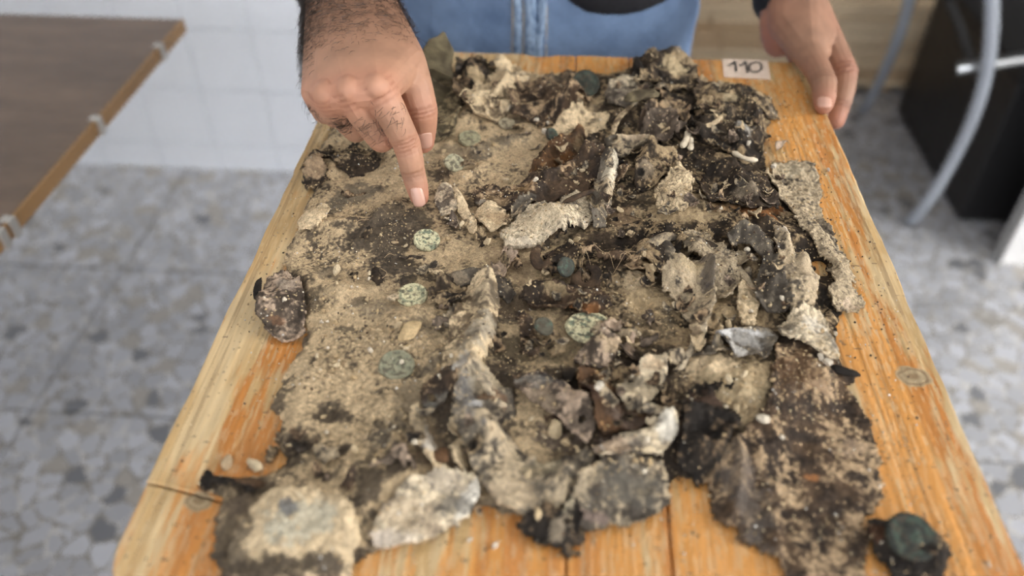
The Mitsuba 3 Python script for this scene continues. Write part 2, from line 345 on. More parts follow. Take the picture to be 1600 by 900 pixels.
def grid_mesh(mask, zt, zb, x, y):
    """a closed shell over the cells of the mask"""
    cell = mask[:-1, :-1] & mask[1:, :-1] & mask[:-1, 1:] & mask[1:, 1:]
    lab_, n = ndimage.label(cell)
    if n > 1:
        size = ndimage.sum(cell, lab_, np.arange(1, n + 1)); cell &= np.isin(lab_, 1 + np.nonzero(size > max(12, .01 * size.max()))[0])
    i, j = np.nonzero(cell); W = zt.shape[1]
    q = np.stack([i * W + j, (i + 1) * W + j, (i + 1) * W + j + 1, i * W + j + 1], 1)
    used = np.unique(q); ren = np.full(zt.size, -1); ren[used] = np.arange(len(used)); q = ren[q]; n = len(used)
    flip = ((i + j) % 2 == 0)[:, None]
    top = np.vstack([np.where(flip, q[:, [0, 1, 2]], q[:, [0, 1, 3]]), np.where(flip, q[:, [0, 2, 3]], q[:, [1, 2, 3]])])
    e = np.vstack([q[:, [0, 1]], q[:, [1, 2]], q[:, [2, 3]], q[:, [3, 0]]]); key = np.sort(e, 1); key = key[:, 0] * n + key[:, 1]
    u, inv, cnt = np.unique(key, return_inverse=True, return_counts=True); b = e[cnt[inv] == 1]
    xs, ys, zs = x.ravel()[used], y.ravel()[used], zt.ravel()[used]
    if zb is None:                                           # lies on the board: only a rim down to it
        bv = np.unique(b); r2 = np.full(n, -1); r2[bv] = n + np.arange(len(bv))
        v = np.vstack([np.column_stack([xs, ys, zs + ZB]), np.column_stack([xs[bv], ys[bv], np.full(len(bv), ZB + .0002)])])
        f = np.vstack([top, np.stack([b[:, 1], b[:, 0], r2[b[:, 0]]], 1), np.stack([b[:, 1], r2[b[:, 0]], r2[b[:, 1]]], 1)])
        src = np.concatenate([np.arange(n), bv])
    else:
        v = np.vstack([np.column_stack([xs, ys, zs + ZB]), np.column_stack([xs, ys, zb.ravel()[used] + ZB])])
        f = np.vstack([top, top[:, ::-1] + n, np.stack([b[:, 1], b[:, 0], b[:, 0] + n], 1), np.stack([b[:, 1], b[:, 0] + n, b[:, 1] + n], 1)])
        src = np.concatenate([np.arange(n), np.arange(n)])
    return trimesh.Trimesh(v, f, process=False), used, src
_seed = [100]
def sheet(key, text, pts, h=8, th=1.6, off=1.0, tone='brown', soil=.45, curl=(2.0, 5.0), folds=(), holes=(), lift=None, stiff=3.2, rag=3.0, wrinkle=1.0, grain=.35, peb=None,
          cat='textile fragment', stains_or_light=(), bsdf='leather', group=None):
    """a flat fragment laid over what is there: outline in the photograph's pixels at h mm; curl (mm up, reach mm) at its edge; lift: (pixel point, mm) raises that end"""
    global Z
    _seed[0] += 13; sd = _seed[0]
    w = PP(pts, h)[:, :2]; poly = shapely.Polygon(chaikin(w, 1)).buffer(0); rag *= 1.5; off *= .6
    x0, y0, x1, y1 = poly.bounds; m = .012
    i0, i1 = max(0, int((x0 - m - GX0) / RES)), min(NX, int((x1 + m - GX0) / RES)); j0, j1 = max(0, int((y0 - m - GY0) / RES)), min(NY, int((y1 + m - GY0) / RES))
    S = (slice(i0, i1), slice(j0, j1)); x, y = GX[S], GY[S]
    d = signed(poly, x, y) + rag * MM * (BK(S, 130, sd, 3) - .5) + .35 * rag * MM * (BK(S, 700, sd + 2) - .5)
    d = d + (0 if group else .7 * MM)
    for hx, hy, r in holes:
        q = P(hx, hy, h); d = np.minimum(d, np.hypot(x - q[0], y - q[1]) - r * MM * (.7 + .6 * N2(x * 300, y * 300, sd)))
    mask = d > 0
    if (mask[:-1, :-1] & mask[1:, :-1] & mask[:-1, 1:] & mask[1:, 1:]).sum() < 40: return None
    under = ndimage.maximum_filter(Z[S], 3); soft = ndimage.gaussian_filter(under, stiff * MM / RES)
    z = np.maximum(soft, .45 * soft + .55 * under) + (off + th) * MM
    z = z + curl[0] * MM * np.exp(-np.maximum(d, 0) / (curl[1] * MM)) * (2.3 * sst(.3, .8, BK(S, 70, sd + 4, 3)) - .75)
    z = bumps(z, x, y, folds, h)
    if lift is not None:
        q = P(*lift[0], h); ext = math.hypot(x1 - x0, y1 - y0) * .55
        z = z + lift[1] * MM * np.clip(1 - np.hypot(x - q[0], y - q[1]) / ext, 0, 1)**1.5
    z = z + wrinkle * MM * ((1 - np.abs(2 * BK(S, 90, sd + 5, 3) - 1)) - .6) * 1.7
    z = z + grain * MM * ((BK(S, 420, sd + 7) - .5) * 2 + .7 * (np.random.default_rng(sd).random(x.shape) - .5))
    cr = None; soil = soil + (.05 if tone in ('grey', 'tan', 'pale', 'brown', 'mauve') else .02)
    if peb:
        pb, cr = pebbles(x, y, peb * MM, sd); z = z + .30 * peb * MM * pb
    z = np.maximum(z, np.maximum(.0005, .55 * ndimage.gaussian_filter(under, 1.4 * MM / RES) + .0004))
    zs = ndimage.gaussian_filter(z, 1.8); z = np.where(np.abs(z - zs) > .7 * MM, zs, z)
    taper = th * MM * (.55 + .45 * sst(0, 3 * MM, d)); zb = np.maximum(z - taper, .0003)
    mesh, used, src = grid_mesh(mask, z, zb, x, y)
    if len(mesh.faces) < 40: return None
    rel = (z - ndimage.gaussian_filter(z, 2.2 * MM / RES)) / MM
    c = colour(x, y, rel, tone, soil, sd, S)
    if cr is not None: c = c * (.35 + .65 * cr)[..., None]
    c = stain_or_light(c, x, y, stains_or_light, h, sd, S)
    key = put(numbered(key), mesh, bsdf, True, color=c.reshape(-1, 3)[used][src])
    if text: lab(key, text, cat, group)
    Z[S] = np.where(mask, np.maximum(Z[S], z), Z[S])
def stain_or_light(c, x, y, stains_or_light, h, sd, S):
    """patches of another colour, own to the thing or painted light and shade: (px, py, rx mm, ry mm, turn deg, strength, colour)"""
    ox, oy = x[0, 0], y[0, 0]; c = c.copy()
    for k, (px, py, rx, ry, ang, st, col) in enumerate(stains_or_light):
        q = P(px, py, h); m = max(rx, ry) * MM * 1.9
        i0, i1 = max(0, int((q[0] - m - ox) / RES)), min(x.shape[0], int((q[0] + m - ox) / RES)); j0, j1 = max(0, int((q[1] - m - oy) / RES)), min(x.shape[1], int((q[1] + m - oy) / RES))
        if i1 <= i0 or j1 <= j0: continue
        W = (slice(i0, i1), slice(j0, j1)); V = (slice(S[0].start + i0, S[0].start + i1), slice(S[1].start + j0, S[1].start + j1)); X, Y = x[W], y[W]
        a = math.radians(ang); ux, uy = (X - q[0]) * math.cos(a) + (Y - q[1]) * math.sin(a), -(X - q[0]) * math.sin(a) + (Y - q[1]) * math.cos(a)
        e = np.hypot(ux / (rx * MM), uy / (ry * MM)) + 1.0 * (BK(V, 130, sd + k, 3) - .5) + .6 * (BK(V, 700, sd + k + 3) - .5)
        c[W] = lerp3(c[W], np.array(col) * (.7 + .6 * BK(V, 700, k))[..., None], st * sst(1.12, .72, e))
    return np.clip(c, .006, .85)
DK, DG, GR, SO, TA, RU, WH = (.035, .027, .021), (.064, .051, .039), (.135, .113, .084), (.43, .325, .195), (.54, .42, .27), (.20, .085, .03), (.62, .60, .56)
MAT = [(520, 196), (505, 222), (480, 245), (473, 268), (474, 286), (492, 292), (480, 315), (470, 345), (452, 376), (444, 398), (448, 425), (470, 450), (478, 515), (466, 548), (446, 576), (440, 602), (420, 628), (422, 642), (440, 655),
       (426, 682), (436, 702), (452, 716), (420, 742), (352, 742), (322, 738), (318, 760), (344, 775), (340, 800), (330, 842), (332, 870), (350, 905), (372, 925), (520, 930), (545, 893), (556, 874), (590, 852), (660, 842), (720, 800),
       (752, 786), (790, 795), (822, 805), (832, 838), (884, 852), (904, 850), (925, 815), (980, 815), (1024, 800), (1044, 772), (1046, 745), (1095, 735), (1120, 760), (1200, 740), (1290, 640), (1320, 590), (1312, 560), (1302, 500),
       (1330, 470), (1320, 420), (1290, 380), (1262, 340), (1225, 300), (1200, 262), (1192, 235), (1200, 190), (1214, 160), (1180, 135), (1130, 142), (1095, 126), (1060, 96), (1000, 92), (980, 108), (940, 114), (880, 110), (835, 116),
       (800, 98), (772, 104), (735, 104), (712, 112), (700, 140), (672, 150), (600, 160), (540, 180)]
ALL = (slice(0, NX), slice(0, NY))
def lay_mat():
    global Z
    w = PP(MAT, 3)[:, :2]; poly = shapely.Polygon(chaikin(w, 1)).buffer(0); x, y = GX, GY
    d = signed(poly, x, y) + 4.5 * MM * (FB(x * 120, y * 120, 1, 3) - .5) + 1.6 * MM * (FB(x * 600, y * 600, 2, 2) - .5)
    for hx, hy, r in ((1280, 412, 4.5), (1284, 424, 4)): q = P(hx, hy, 2); d = np.minimum(d, np.hypot(x - q[0], y - q[1]) - r * MM)
    mask = d > 0
    right = sst(-.03, .05, x - .06 * (y - .4)) * sst(.20, .30, y)           # the thicker half
    z = (1.6 + 2.2 * sst(0, 6 * MM, d) + 2.0 * sst(5 * MM, 40 * MM, d) + 4.0 * right * sst(0, 20 * MM, d)) * MM
    z = z + (5.0 * (FB(x * 42, y * 42, 3, 3) - .45) + 5.5 * right * (FB(x * 80, y * 80, 6, 3) - .5)) * MM * sst(0, 10 * MM, d)
    z = bumps(z, x, y, [
        ([(505, 250), (520, 268), (505, 285)], 5, 4), ([(480, 345), (520, 350), (560, 345)], 7, 3), ([(545, 395), (600, 330), (630, 320)], 3, 2.2), ([(560, 440), (520, 470)], 6, 3),
        ([(470, 440), (540, 460)], 8, 3), ([(690, 440), (640, 500), (600, 520)], 9, 3.5), ([(640, 530)], 14, 5), ([(610, 600), (600, 680), (640, 740)], 9, 3), ([(500, 560), (470, 620), (480, 690)], 9, 2.5),
        ([(690, 250), (720, 280), (760, 262)], 6, 5), ([(740, 240), (800, 225), (860, 210)], 8, 4), ([(700, 200), (760, 170), (800, 140)], 9, 6), ([(850, 150), (900, 180)], 9, 6), ([(1000, 120), (1060, 110)], 10, 7),
        ([(1080, 160), (1180, 172)], 10, 4), ([(1040, 290), (1080, 330)], 12, 5), ([(880, 400), (960, 420)], 10, 3), ([(1090, 560), (1170, 640)], 12, 4), ([(1130, 260), (1180, 300), (1150, 340)], 10, 4),
        ([(560, 800), (610, 760), (680, 730)], 8, 3), ([(420, 800), (520, 770)], 10, 3), ([(935, 690), (1010, 720)], 9, 3),
        ([(800, 530), (860, 560), (920, 560)], 9, -4), ([(790, 470), (800, 500)], 8, -4), ([(640, 330), (600, 350)], 6, -1.5), ([(880, 660)], 7, -3)], 5)
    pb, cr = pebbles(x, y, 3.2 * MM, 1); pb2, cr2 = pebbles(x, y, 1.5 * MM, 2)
    clod = np.clip(sum(np.exp(-(np.hypot((x - P(a, b, 5)[0]) / r, (y - P(a, b, 5)[1]) / r) / MM)**2) for a, b, r in
                   ((640, 520, 26), (1150, 620, 22), (510, 585, 12), (985, 480, 18), (1010, 520, 16), (610, 650, 22), (630, 450, 12), (560, 560, 16), (700, 560, 14), (870, 680, 12), (1060, 320, 20), (880, 345, 16), (1165, 490, 14), (440, 820, 14), (560, 700, 20))), 0, 1)
    z = z + MM * sst(0, 2 * MM, d) * (clod * (1.1 * pb + .2) + (.25 + .35 * clod) * pb2 * sst(.35, .7, N2(x * 160, y * 160, 8)) + .5 * (FB(x * 300, y * 300, 9, 3) - .5) + .35 * (np.random.default_rng(1).random(x.shape) - .5))
    z = np.maximum(z, .0008)
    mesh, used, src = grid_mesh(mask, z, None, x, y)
    rel = (z - ndimage.gaussian_filter(z, 2.2 * MM / RES)) / MM
    ca, cb = colour(x, y, rel, 'soil', .62, 3, ALL), colour(x, y, rel, 'dark', .40, 5, ALL)
    t = sst(.36, .62, .70 * sst(-.02, .05, x - .05 * (y - .45)) + .22 * FB(x * 60, y * 60, 12, 4) * 1.2 + .0) * (1 - .35 * clod)
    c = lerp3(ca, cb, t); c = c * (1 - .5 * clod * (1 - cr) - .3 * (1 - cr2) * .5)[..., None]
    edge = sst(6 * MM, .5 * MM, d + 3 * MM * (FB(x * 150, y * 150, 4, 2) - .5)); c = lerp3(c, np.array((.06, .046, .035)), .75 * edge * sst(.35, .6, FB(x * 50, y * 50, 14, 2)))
    c = stain_or_light(c, x, y, [
        (590, 375, 34, 22, 10, .92, DG), (640, 345, 24, 14, 0, .85, DG), (555, 310, 18, 12, 30, .8, GR), (520, 325, 14, 7, 40, .75, GR), (620, 420, 18, 16, 0, .88, (.05, .041, .034)), (545, 245, 20, 10, 10, .92, DK), (500, 275, 10, 6, 60, .8, DG),
        (620, 215, 20, 16, 0, .85, DG), (480, 470, 14, 12, 0, .7, DG), (515, 430, 10, 8, 0, .6, GR), (700, 275, 12, 8, 20, .7, DG), (700, 440, 20, 8, -25, .9, DG), (720, 470, 12, 10, 0, .75, GR), (660, 520, 10, 8, 0, .5, GR),
        (560, 480, 8, 4, 30, .7, DG), (590, 490, 12, 8, 0, .5, GR), (520, 655, 11, 4, 5, .9, DK), (535, 705, 7, 4, 20, .9, DK), (470, 690, 10, 8, 0, .9, DG), (435, 625, 6, 8, 0, .8, DG), (440, 720, 12, 6, 10, .9, DK), (330, 745, 10, 6, 0, .95, DK),
        (620, 745, 8, 5, 0, .9, DK), (570, 770, 10, 14, 0, .85, DG), (470, 870, 30, 6, 8, .9, DK), (350, 850, 9, 22, 0, .8, DG), (380, 790, 16, 10, 0, .7, (.10, .075, .055)), (400, 760, 14, 5, 0, .85, DK),
        (690, 570, 12, 8, 20, .75, GR), (640, 640, 12, 20, 0, .55, GR), (600, 690, 8, 6, 0, .5, GR), (730, 245, 22, 10, 0, .55, GR), (790, 225, 18, 10, 20, .8, GR), (800, 195, 16, 7, 0, .8, DG),
        (860, 600, 22, 10, 0, .9, DK), (800, 545, 18, 10, 0, .85, (.07, .055, .035)), (790, 590, 10, 14, 20, .9, DK), (760, 500, 5, 24, 15, .9, DK), (820, 480, 24, 10, 10, .85, (.09, .065, .045)),
        (1000, 480, 12, 18, 0, .85, SO), (985, 455, 9, 10, 0, .85, TA), (880, 395, 10, 8, 0, .8, SO), (800, 420, 14, 18, 20, .75, (.25, .18, .11)), (870, 550, 12, 8, 0, .6, (.22, .18, .11)), (920, 550, 14, 6, 0, .55, SO), (1050, 480, 14, 12, 0, .5, SO),
        (1060, 310, 22, 16, 20, .9, SO), (1045, 345, 18, 12, 0, .85, SO), (960, 350, 16, 8, 0, .75, (.22, .15, .09)), (1110, 350, 12, 9, 0, .8, SO), (1130, 270, 20, 10, 0, .9, DK), (1165, 300, 22, 16, 0, .92, DK), (1170, 345, 16, 6, -10, .8, RU), (1200, 330, 10, 5, 0, .7, RU), (1130, 335, 10, 8, 0, .6, (.36, .22, .11)),
        (1150, 625, 22, 20, 0, .93, (.40, .31, .19)), (1110, 590, 14, 10, 0, .9, TA), (1180, 600, 12, 10, 0, .85, SO), (1100, 480, 12, 12, 0, .8, (.38, .28, .16)), (1150, 500, 18, 8, 0, .85, SO), (1080, 680, 24, 18, 0, .95, DK), (1020, 660, 22, 10, 0, .95, (.06, .038, .027)), (1050, 740, 10, 8, 0, .9, DK), (1130, 720, 10, 24, 0, .9, DK),
        (960, 680, 18, 10, 0, .85, (.09, .06, .045)), (900, 640, 14, 8, 30, .9, (.085, .042, .028)), (870, 690, 12, 8, 0, .8, (.13, .10, .08)), (930, 540, 12, 6, 0, .8, GR), (700, 640, 10, 16, 0, .85, (.07, .055, .045)), (680, 700, 10, 12, 0, .7, (.15, .11, .075)), (720, 680, 8, 16, 20, .8, (.10, .085, .065)),
        (860, 180, 18, 12, 0, .5, DK), (920, 165, 16, 8, 0, .85, SO), (900, 190, 14, 5, 0, .8, SO), (740, 165, 22, 10, 20, .7, SO), (720, 215, 12, 8, 0, .6, SO), (1000, 110, 12, 8, 0, .8, DK), (1100, 190, 20, 12, 0, .9, DK)], 4, 9, ALL)
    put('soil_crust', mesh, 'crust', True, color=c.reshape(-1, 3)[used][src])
    lab('soil_crust', 'ochre and dark earth caked over the remains of the buried cloth, covering most of the board', 'soil', kind='stuff')
    Z = np.where(mask, z, 0)
lay_mat()

# ------------------------------------------------------------------ the fragments, from the board upwards
WHT = (.66, .64, .60)
def rags(seed, spots, group, text, lo, hi):
    rng = np.random.default_rng(seed)
    for cx, cy, sx, sy, k, tones in spots:
        for _ in range(k):
            px, py = cx + sx * rng.normal() * .55, cy + sy * rng.normal() * .55; c = P(px, py, 9)
            L = (lo + (hi - lo) * rng.random()**1.4) * MM; W = L * (.35 + .45 * rng.random()); a = rng.random() * 3.14; n = 11; t = np.arange(n) / n * 6.283; rad = .65 + .6 * rng.random(n)
            x, y = L * rad * np.cos(t), W * rad * np.sin(t); q = c[:2] + np.stack([x * math.cos(a) - y * math.sin(a), x * math.sin(a) + y * math.cos(a)], 1)
            d = (q - c[:2]); s0 = project(np.column_stack([q, np.full(n, ZB + .009)])); e = project(np.array([[c[0] + .8 * L * math.cos(a) * g, c[1] + .8 * L * math.sin(a) * g, ZB + .009] for g in (-1, 0, 1)]) + rng.normal(size=(3, 3)) * [.15 * W, .15 * W, 0])
            sheet('cloth_rag', text, [tuple(v) for v in s0], 9, 1.2 + .8 * rng.random(), .5 + 1.2 * rng.random(), tones[rng.integers(0, len(tones))], .15 + .5 * rng.random(), (2 + 3 * rng.random(), 3 + 2 * rng.random()), [([tuple(v) for v in e], 2.5 + 4 * rng.random(), (2 + 5 * rng.random()) * (1 if rng.random() < .8 else -.6), int(rng.integers(-1, 2)))], rag=2.5 + 2 * rng.random(), wrinkle=1 + 1.4 * rng.random(), grain=.5, cat='rag', group=group)
def project(q):
    d = q - CAM; z = d @ FWD; return np.stack([800 + F * (d @ RIGHT) / z, 450 - F * (d @ UP) / z], 1)
D_, M_, L_ = ('dark', 'brown', 'black'), ('dark', 'grey', 'brown', 'mauve'), ('grey', 'tan', 'mauve', 'pale')
rags(41, ((1120, 212, 90, 40, 12, M_), (1000, 150, 80, 40, 8, M_), (880, 180, 90, 50, 8, M_), (760, 150, 60, 40, 5, L_), (900, 280, 90, 50, 9, D_), (1040, 300, 90, 60, 9, M_), (1160, 320, 50, 50, 6, D_), (1200, 420, 60, 60, 8, M_), (1080, 420, 80, 50, 9, M_), (900, 420, 90, 50, 9, D_), (830, 540, 70, 50, 6, D_),
          (980, 540, 80, 50, 8, M_), (1100, 540, 60, 50, 6, L_), (900, 640, 80, 60, 6, M_), (1080, 670, 50, 50, 5, D_), (740, 680, 60, 70, 6, L_), (780, 430, 50, 60, 5, M_), (720, 300, 60, 50, 5, L_)), 'torn rags lying under the larger fragments', 'small torn rag of dark cloth or leather caught between the larger fragments', 6, 13)
rags(43, ((480, 700, 60, 60, 4, M_), (560, 380, 60, 60, 4, ('grey', 'dark')), (640, 460, 70, 50, 4, L_), (540, 260, 40, 40, 4, D_), (620, 740, 60, 30, 4, M_), (700, 500, 30, 40, 3, L_)), 'torn rags lying in the earth of the left side', 'thin torn rag of cloth half sunk in the earth of the left side', 5, 10)
sheet('textile_fragment', 'broad flat dark brown leather sheet at the lower right of the heap', [(1206, 535), (1250, 545), (1300, 568), (1345, 581), (1318, 598), (1342, 626), (1368, 655), (1376, 700), (1386, 745), (1376, 790), (1356, 806), (1360, 850), (1362, 912), (1290, 915), (1238, 908), (1222, 885),
      (1196, 852), (1150, 830), (1108, 792), (1116, 740), (1130, 706), (1160, 680), (1200, 640)], 6, 1.8, 1.0, 'brown', .36, (1.0, 5), [([(1208, 545), (1206, 640), (1216, 760), (1222, 880)], 4, 2.0, 1), ([(1150, 690), (1162, 740), (1150, 800)], 5, 7.0, 1), ([(1182, 690), (1200, 770), (1215, 860)], 3, 2.2), ([(1240, 610), (1300, 625)], 6, 2.5), ([(1290, 700), (1340, 760)], 10, 2)],
      rag=4, wrinkle=.7, grain=.25, cat='leather sheet', stains_or_light=[(1240, 590, 16, 14, 0, .55, (.12, .065, .03)), (1285, 610, 12, 5, -20, .6, (.40, .28, .18)), (1330, 695, 10, 5, 20, .5, (.36, .26, .18)), (1165, 770, 10, 26, 10, .6, (.125, .105, .09)), (1270, 740, 3, 2, 0, .9, (.30, .13, .05))])
sheet('leather_lump', 'black lump of leather around a dark corroded coin, alone at the lower right corner', [(1352, 815), (1380, 806), (1424, 794), (1470, 818), (1493, 845), (1482, 872), (1474, 920), (1412, 915), (1384, 872)], 8, 2.0, .5, 'black', .30, (1.0, 4), [([(1425, 850)], 14, 8), ([(1380, 830), (1400, 850)], 6, 3), ([(1465, 840), (1460, 880)], 5, 5)], rag=3.5, wrinkle=1.2, cat='leather lump', stains_or_light=[(1370, 830, 8, 6, 0, .6, (.09, .04, .02))])
sheet('textile_fragment', 'pale grey earthy cloth strip at the right side, with a hole showing the wood', [(1197, 257), (1225, 246), (1252, 239), (1280, 254), (1286, 290), (1283, 320), (1300, 358), (1322, 380), (1335, 420), (1337, 452), (1356, 466), (1350, 486), (1318, 484), (1292, 468), (1302, 446), (1296, 424), (1280, 398), (1264, 372), (1240, 348), (1226, 320), (1206, 292)],
      7, 2.0, 1.5, 'grey', .62, (1.5, 4), [([(1215, 265), (1262, 262)], 8, 3), ([(1250, 300), (1262, 340), (1300, 380)], 7, 3), ([(1310, 400), (1318, 450)], 6, 2.5)], [(1285, 410, 5.5)], rag=4, wrinkle=1.3, grain=.55, peb=2.2, stains_or_light=[(1240, 262, 18, 9, 0, .6, (.50, .42, .29)), (1330, 476, 10, 5, 0, .9, (.56, .44, .32)), (1290, 350, 8, 10, 0, .7, DG)])
sheet('textile_fragment', 'grey brown cloth lip under the coin cluster at the left of the far edge', [(668, 128), (690, 110), (708, 118), (720, 170), (715, 210), (690, 230), (664, 200)], 7, 1.6, 1, 'olive', .5, (2, 5))
sheet('textile_fragment', 'knotted black cloth lump with torn points at the far edge, right of the upright strip', [(706, 140), (712, 96), (722, 82), (742, 84), (762, 92), (768, 112), (758, 132), (740, 150), (712, 152)], 14, 2, 2, 'black', .34, (6, 4), [([(735, 115)], 12, 12), ([(715, 100), (745, 95)], 4, 5)], rag=6, wrinkle=2.2, stains_or_light=[(745, 122, 8, 5, 0, .8, SO), (718, 106, 4, 3, 0, .8, (.3, .26, .22))])
sheet('textile_fragment', 'crumpled tan cloth peak at the far edge, left of the bare wood', [(712, 172), (735, 142), (762, 122), (778, 96), (788, 86), (802, 88), (812, 104), (832, 112), (826, 128), (802, 134), (806, 152), (790, 180), (752, 186)], 12, 1.8, 2, 'tan', .55, (3.5, 5), [([(792, 90), (790, 130), (770, 170)], 7, 7, 1), ([(812, 110), (790, 140)], 5, 4), ([(740, 150), (720, 170)], 8, 4)], rag=4, wrinkle=2, stains_or_light=[(800, 118, 5, 7, 0, .7, DG), (818, 112, 6, 4, 0, .8, TA), (760, 150, 10, 4, 10, .5, GR)])
sheet('textile_fragment', 'wrinkled dark brown hairy cloth before the bare far edge', [(800, 150), (812, 130), (842, 118), (880, 108), (900, 112), (924, 128), (930, 150), (904, 176), (890, 190), (850, 186), (815, 178), (790, 172)], 13, 1.8, 2, 'brown', .30, (3, 5), [([(820, 135), (860, 150), (890, 170)], 6, 3), ([(830, 150), (870, 128)], 4, 3), ([(880, 112), (915, 122)], 6, 6)], rag=4, wrinkle=2.6, grain=.5, stains_or_light=[(870, 118, 9, 4, 0, .5, GR)])
sheet('textile_fragment', 'tan earthy patch below the dark round coin at the far side', [(850, 200), (872, 184), (900, 176), (928, 170), (952, 172), (952, 186), (932, 200), (902, 214), (872, 218)], 14, 1.4, .4, 'tan', .6, (.6, 4), rag=3, wrinkle=.9, stains_or_light=[(900, 196, 7, 2, 0, .8, DK), (930, 182, 5, 3, 0, .6, DG)])
sheet('textile_fragment', 'brownish grey folded scrap with pale squared corners behind the heap', [(946, 150), (948, 122), (966, 116), (982, 120), (1000, 118), (1018, 120), (1020, 140), (1000, 146), (990, 160), (962, 164)], 16, 2, 3, 'pale', .35, (4, 4), [([(955, 125), (1012, 128)], 6, 4)], rag=3, wrinkle=1.5, stains_or_light=[(985, 135, 6, 3, 0, .8, DG), (960, 146, 8, 3, 0, .8, DG)])
sheet('textile_fragment', 'dark tufted cloth mound at the far edge left of the paper label', [(988, 120), (990, 92), (1004, 84), (1030, 82), (1062, 86), (1082, 98), (1094, 116), (1090, 136), (1060, 146), (1030, 150), (1004, 142)], 14, 2, 3, 'dark', .40, (5, 5), [([(1000, 95), (1040, 90), (1080, 112)], 9, 8), ([(1030, 120)], 12, 4)], rag=5, wrinkle=2, grain=.7, stains_or_light=[(1048, 112, 11, 9, -30, .8, (.46, .36, .22)), (1060, 96, 10, 5, 0, .6, (.12, .10, .08))])
sheet('textile_fragment', 'long dark furry cloth fold ending in a point below the paper label', [(1080, 140), (1092, 124), (1120, 132), (1136, 133), (1152, 133), (1176, 138), (1196, 143), (1208, 150), (1226, 166), (1210, 174), (1190, 178), (1150, 184), (1110, 190), (1085, 176)], 12, 2, 1.5, 'dark', .42, (2, 5), [([(1095, 140), (1150, 146), (1210, 166)], 8, 5, 1), ([(1100, 162), (1170, 172)], 8, 4)], rag=5, wrinkle=2, grain=.7, stains_or_light=[(1118, 138, 10, 7, 0, .65, (.36, .29, .2)), (1140, 164, 9, 4, 20, .7, (.46, .37, .23)), (1208, 162, 6, 4, 0, .7, (.16, .14, .12))])
sheet('textile_fragment', 'dark brown ragged cloth between the bone splinters and the bare right margin', [(1080, 200), (1100, 178), (1140, 176), (1190, 180), (1200, 200), (1192, 218), (1196, 240), (1170, 246), (1120, 240), (1085, 226)], 12, 1.8, 2, 'dark', .30, (4, 5), [([(1100, 190), (1160, 200)], 7, 4), ([(1180, 185), (1188, 235)], 6, 5)], rag=6, wrinkle=2.2, grain=.7, stains_or_light=[(1165, 210, 7, 8, 0, .7, (.30, .28, .25)), (1120, 196, 8, 3, 0, .5, (.40, .32, .2))])
sheet('textile_fragment', 'hood shaped dark fold arching over a hollow at the upper middle of the heap', [(994, 192), (1004, 182), (1020, 170), (1038, 160), (1056, 152), (1072, 158), (1078, 176), (1072, 198), (1048, 190), (1024, 188), (1006, 196)], 17, 1.8, 3.5, 'brown', .40, (4.5, 4), [([(1000, 188), (1036, 164), (1064, 156)], 7, 7, -1), ([(1050, 170), (1066, 190)], 7, 4)], rag=3, wrinkle=1.6, stains_or_light=[(1056, 164, 9, 5, 10, .5, (.32, .25, .16))])
sheet('textile_fragment', 'dark mauve fold beneath the hood shaped fold', [(1000, 205), (1010, 192), (1030, 186), (1052, 188), (1058, 206), (1046, 222), (1020, 222), (1000, 214)], 14, 1.6, 2, 'mauve', .15, (2, 5), [([(1020, 190), (1030, 215)], 8, 4)], rag=2, wrinkle=1)
sheet('textile_fragment', 'smooth grey crescent fold with a lit far rim painted on, at the upper middle', [(936, 214), (958, 210), (985, 206), (1012, 209), (1028, 219), (1016, 228), (994, 234), (974, 242), (952, 250), (938, 240)], 16, 2, 3, 'grey', .42, (5, 4), [([(940, 214), (985, 208), (1020, 214)], 5, 7, 1), ([(950, 235), (990, 228)], 8, 3)], [(992, 219, 2.0)], rag=2, wrinkle=.8, stains_or_light=[(1000, 212, 16, 2.5, 0, .7, (.55, .43, .30))])  # pale streak paints the lit far rim
sheet('textile_fragment', 'rust brown leathery flap in the upper middle, turned up along its far edge', [(826, 262), (838, 240), (862, 222), (890, 208), (912, 202), (926, 212), (922, 236), (900, 256), (876, 272), (850, 278), (836, 274)], 17, 1.6, 3, 'rust', .25, (5, 4), [([(832, 255), (870, 222), (912, 204)], 6, 7, 1), ([(850, 265), (890, 240)], 5, -3)], rag=2.5, wrinkle=1.6, stains_or_light=[(845, 265, 8, 5, 20, .7, (.22, .11, .035)), (880, 240, 8, 4, 30, .6, (.19, .08, .025)), (905, 222, 5, 8, 0, .6, (.30, .22, .13))])
sheet('textile_fragment', 'rolled dark cloth beside the grey crescent fold', [(908, 238), (916, 216), (930, 206), (944, 212), (946, 234), (934, 248), (918, 250)], 17, 1.8, 3, 'dark', .3, (4, 4), [([(915, 240), (930, 212)], 6, 6)], rag=3, wrinkle=1.8)
sheet('textile_fragment', 'long dark brown band crossing the middle of the heap above the tan slab', [(738, 296), (756, 284), (782, 292), (806, 288), (830, 270), (862, 262), (900, 252), (944, 246), (952, 258), (934, 282), (902, 302), (862, 312), (828, 316), (800, 326), (766, 326), (742, 314)], 13, 1.8, 2, 'brown', .30, (2, 5), [([(745, 300), (800, 305), (860, 285), (940, 255)], 10, 4), ([(760, 288), (806, 290)], 4, 4), ([(830, 300), (900, 292)], 5, 2)], rag=3.5, wrinkle=1.6, grain=.6,
      stains_or_light=[(775, 312, 9, 5, 0, .5, (.30, .21, .12)), (820, 298, 7, 4, 0, .5, (.26, .16, .07)), (748, 313, 4, 3, 0, .7, (.45, .4, .32))])
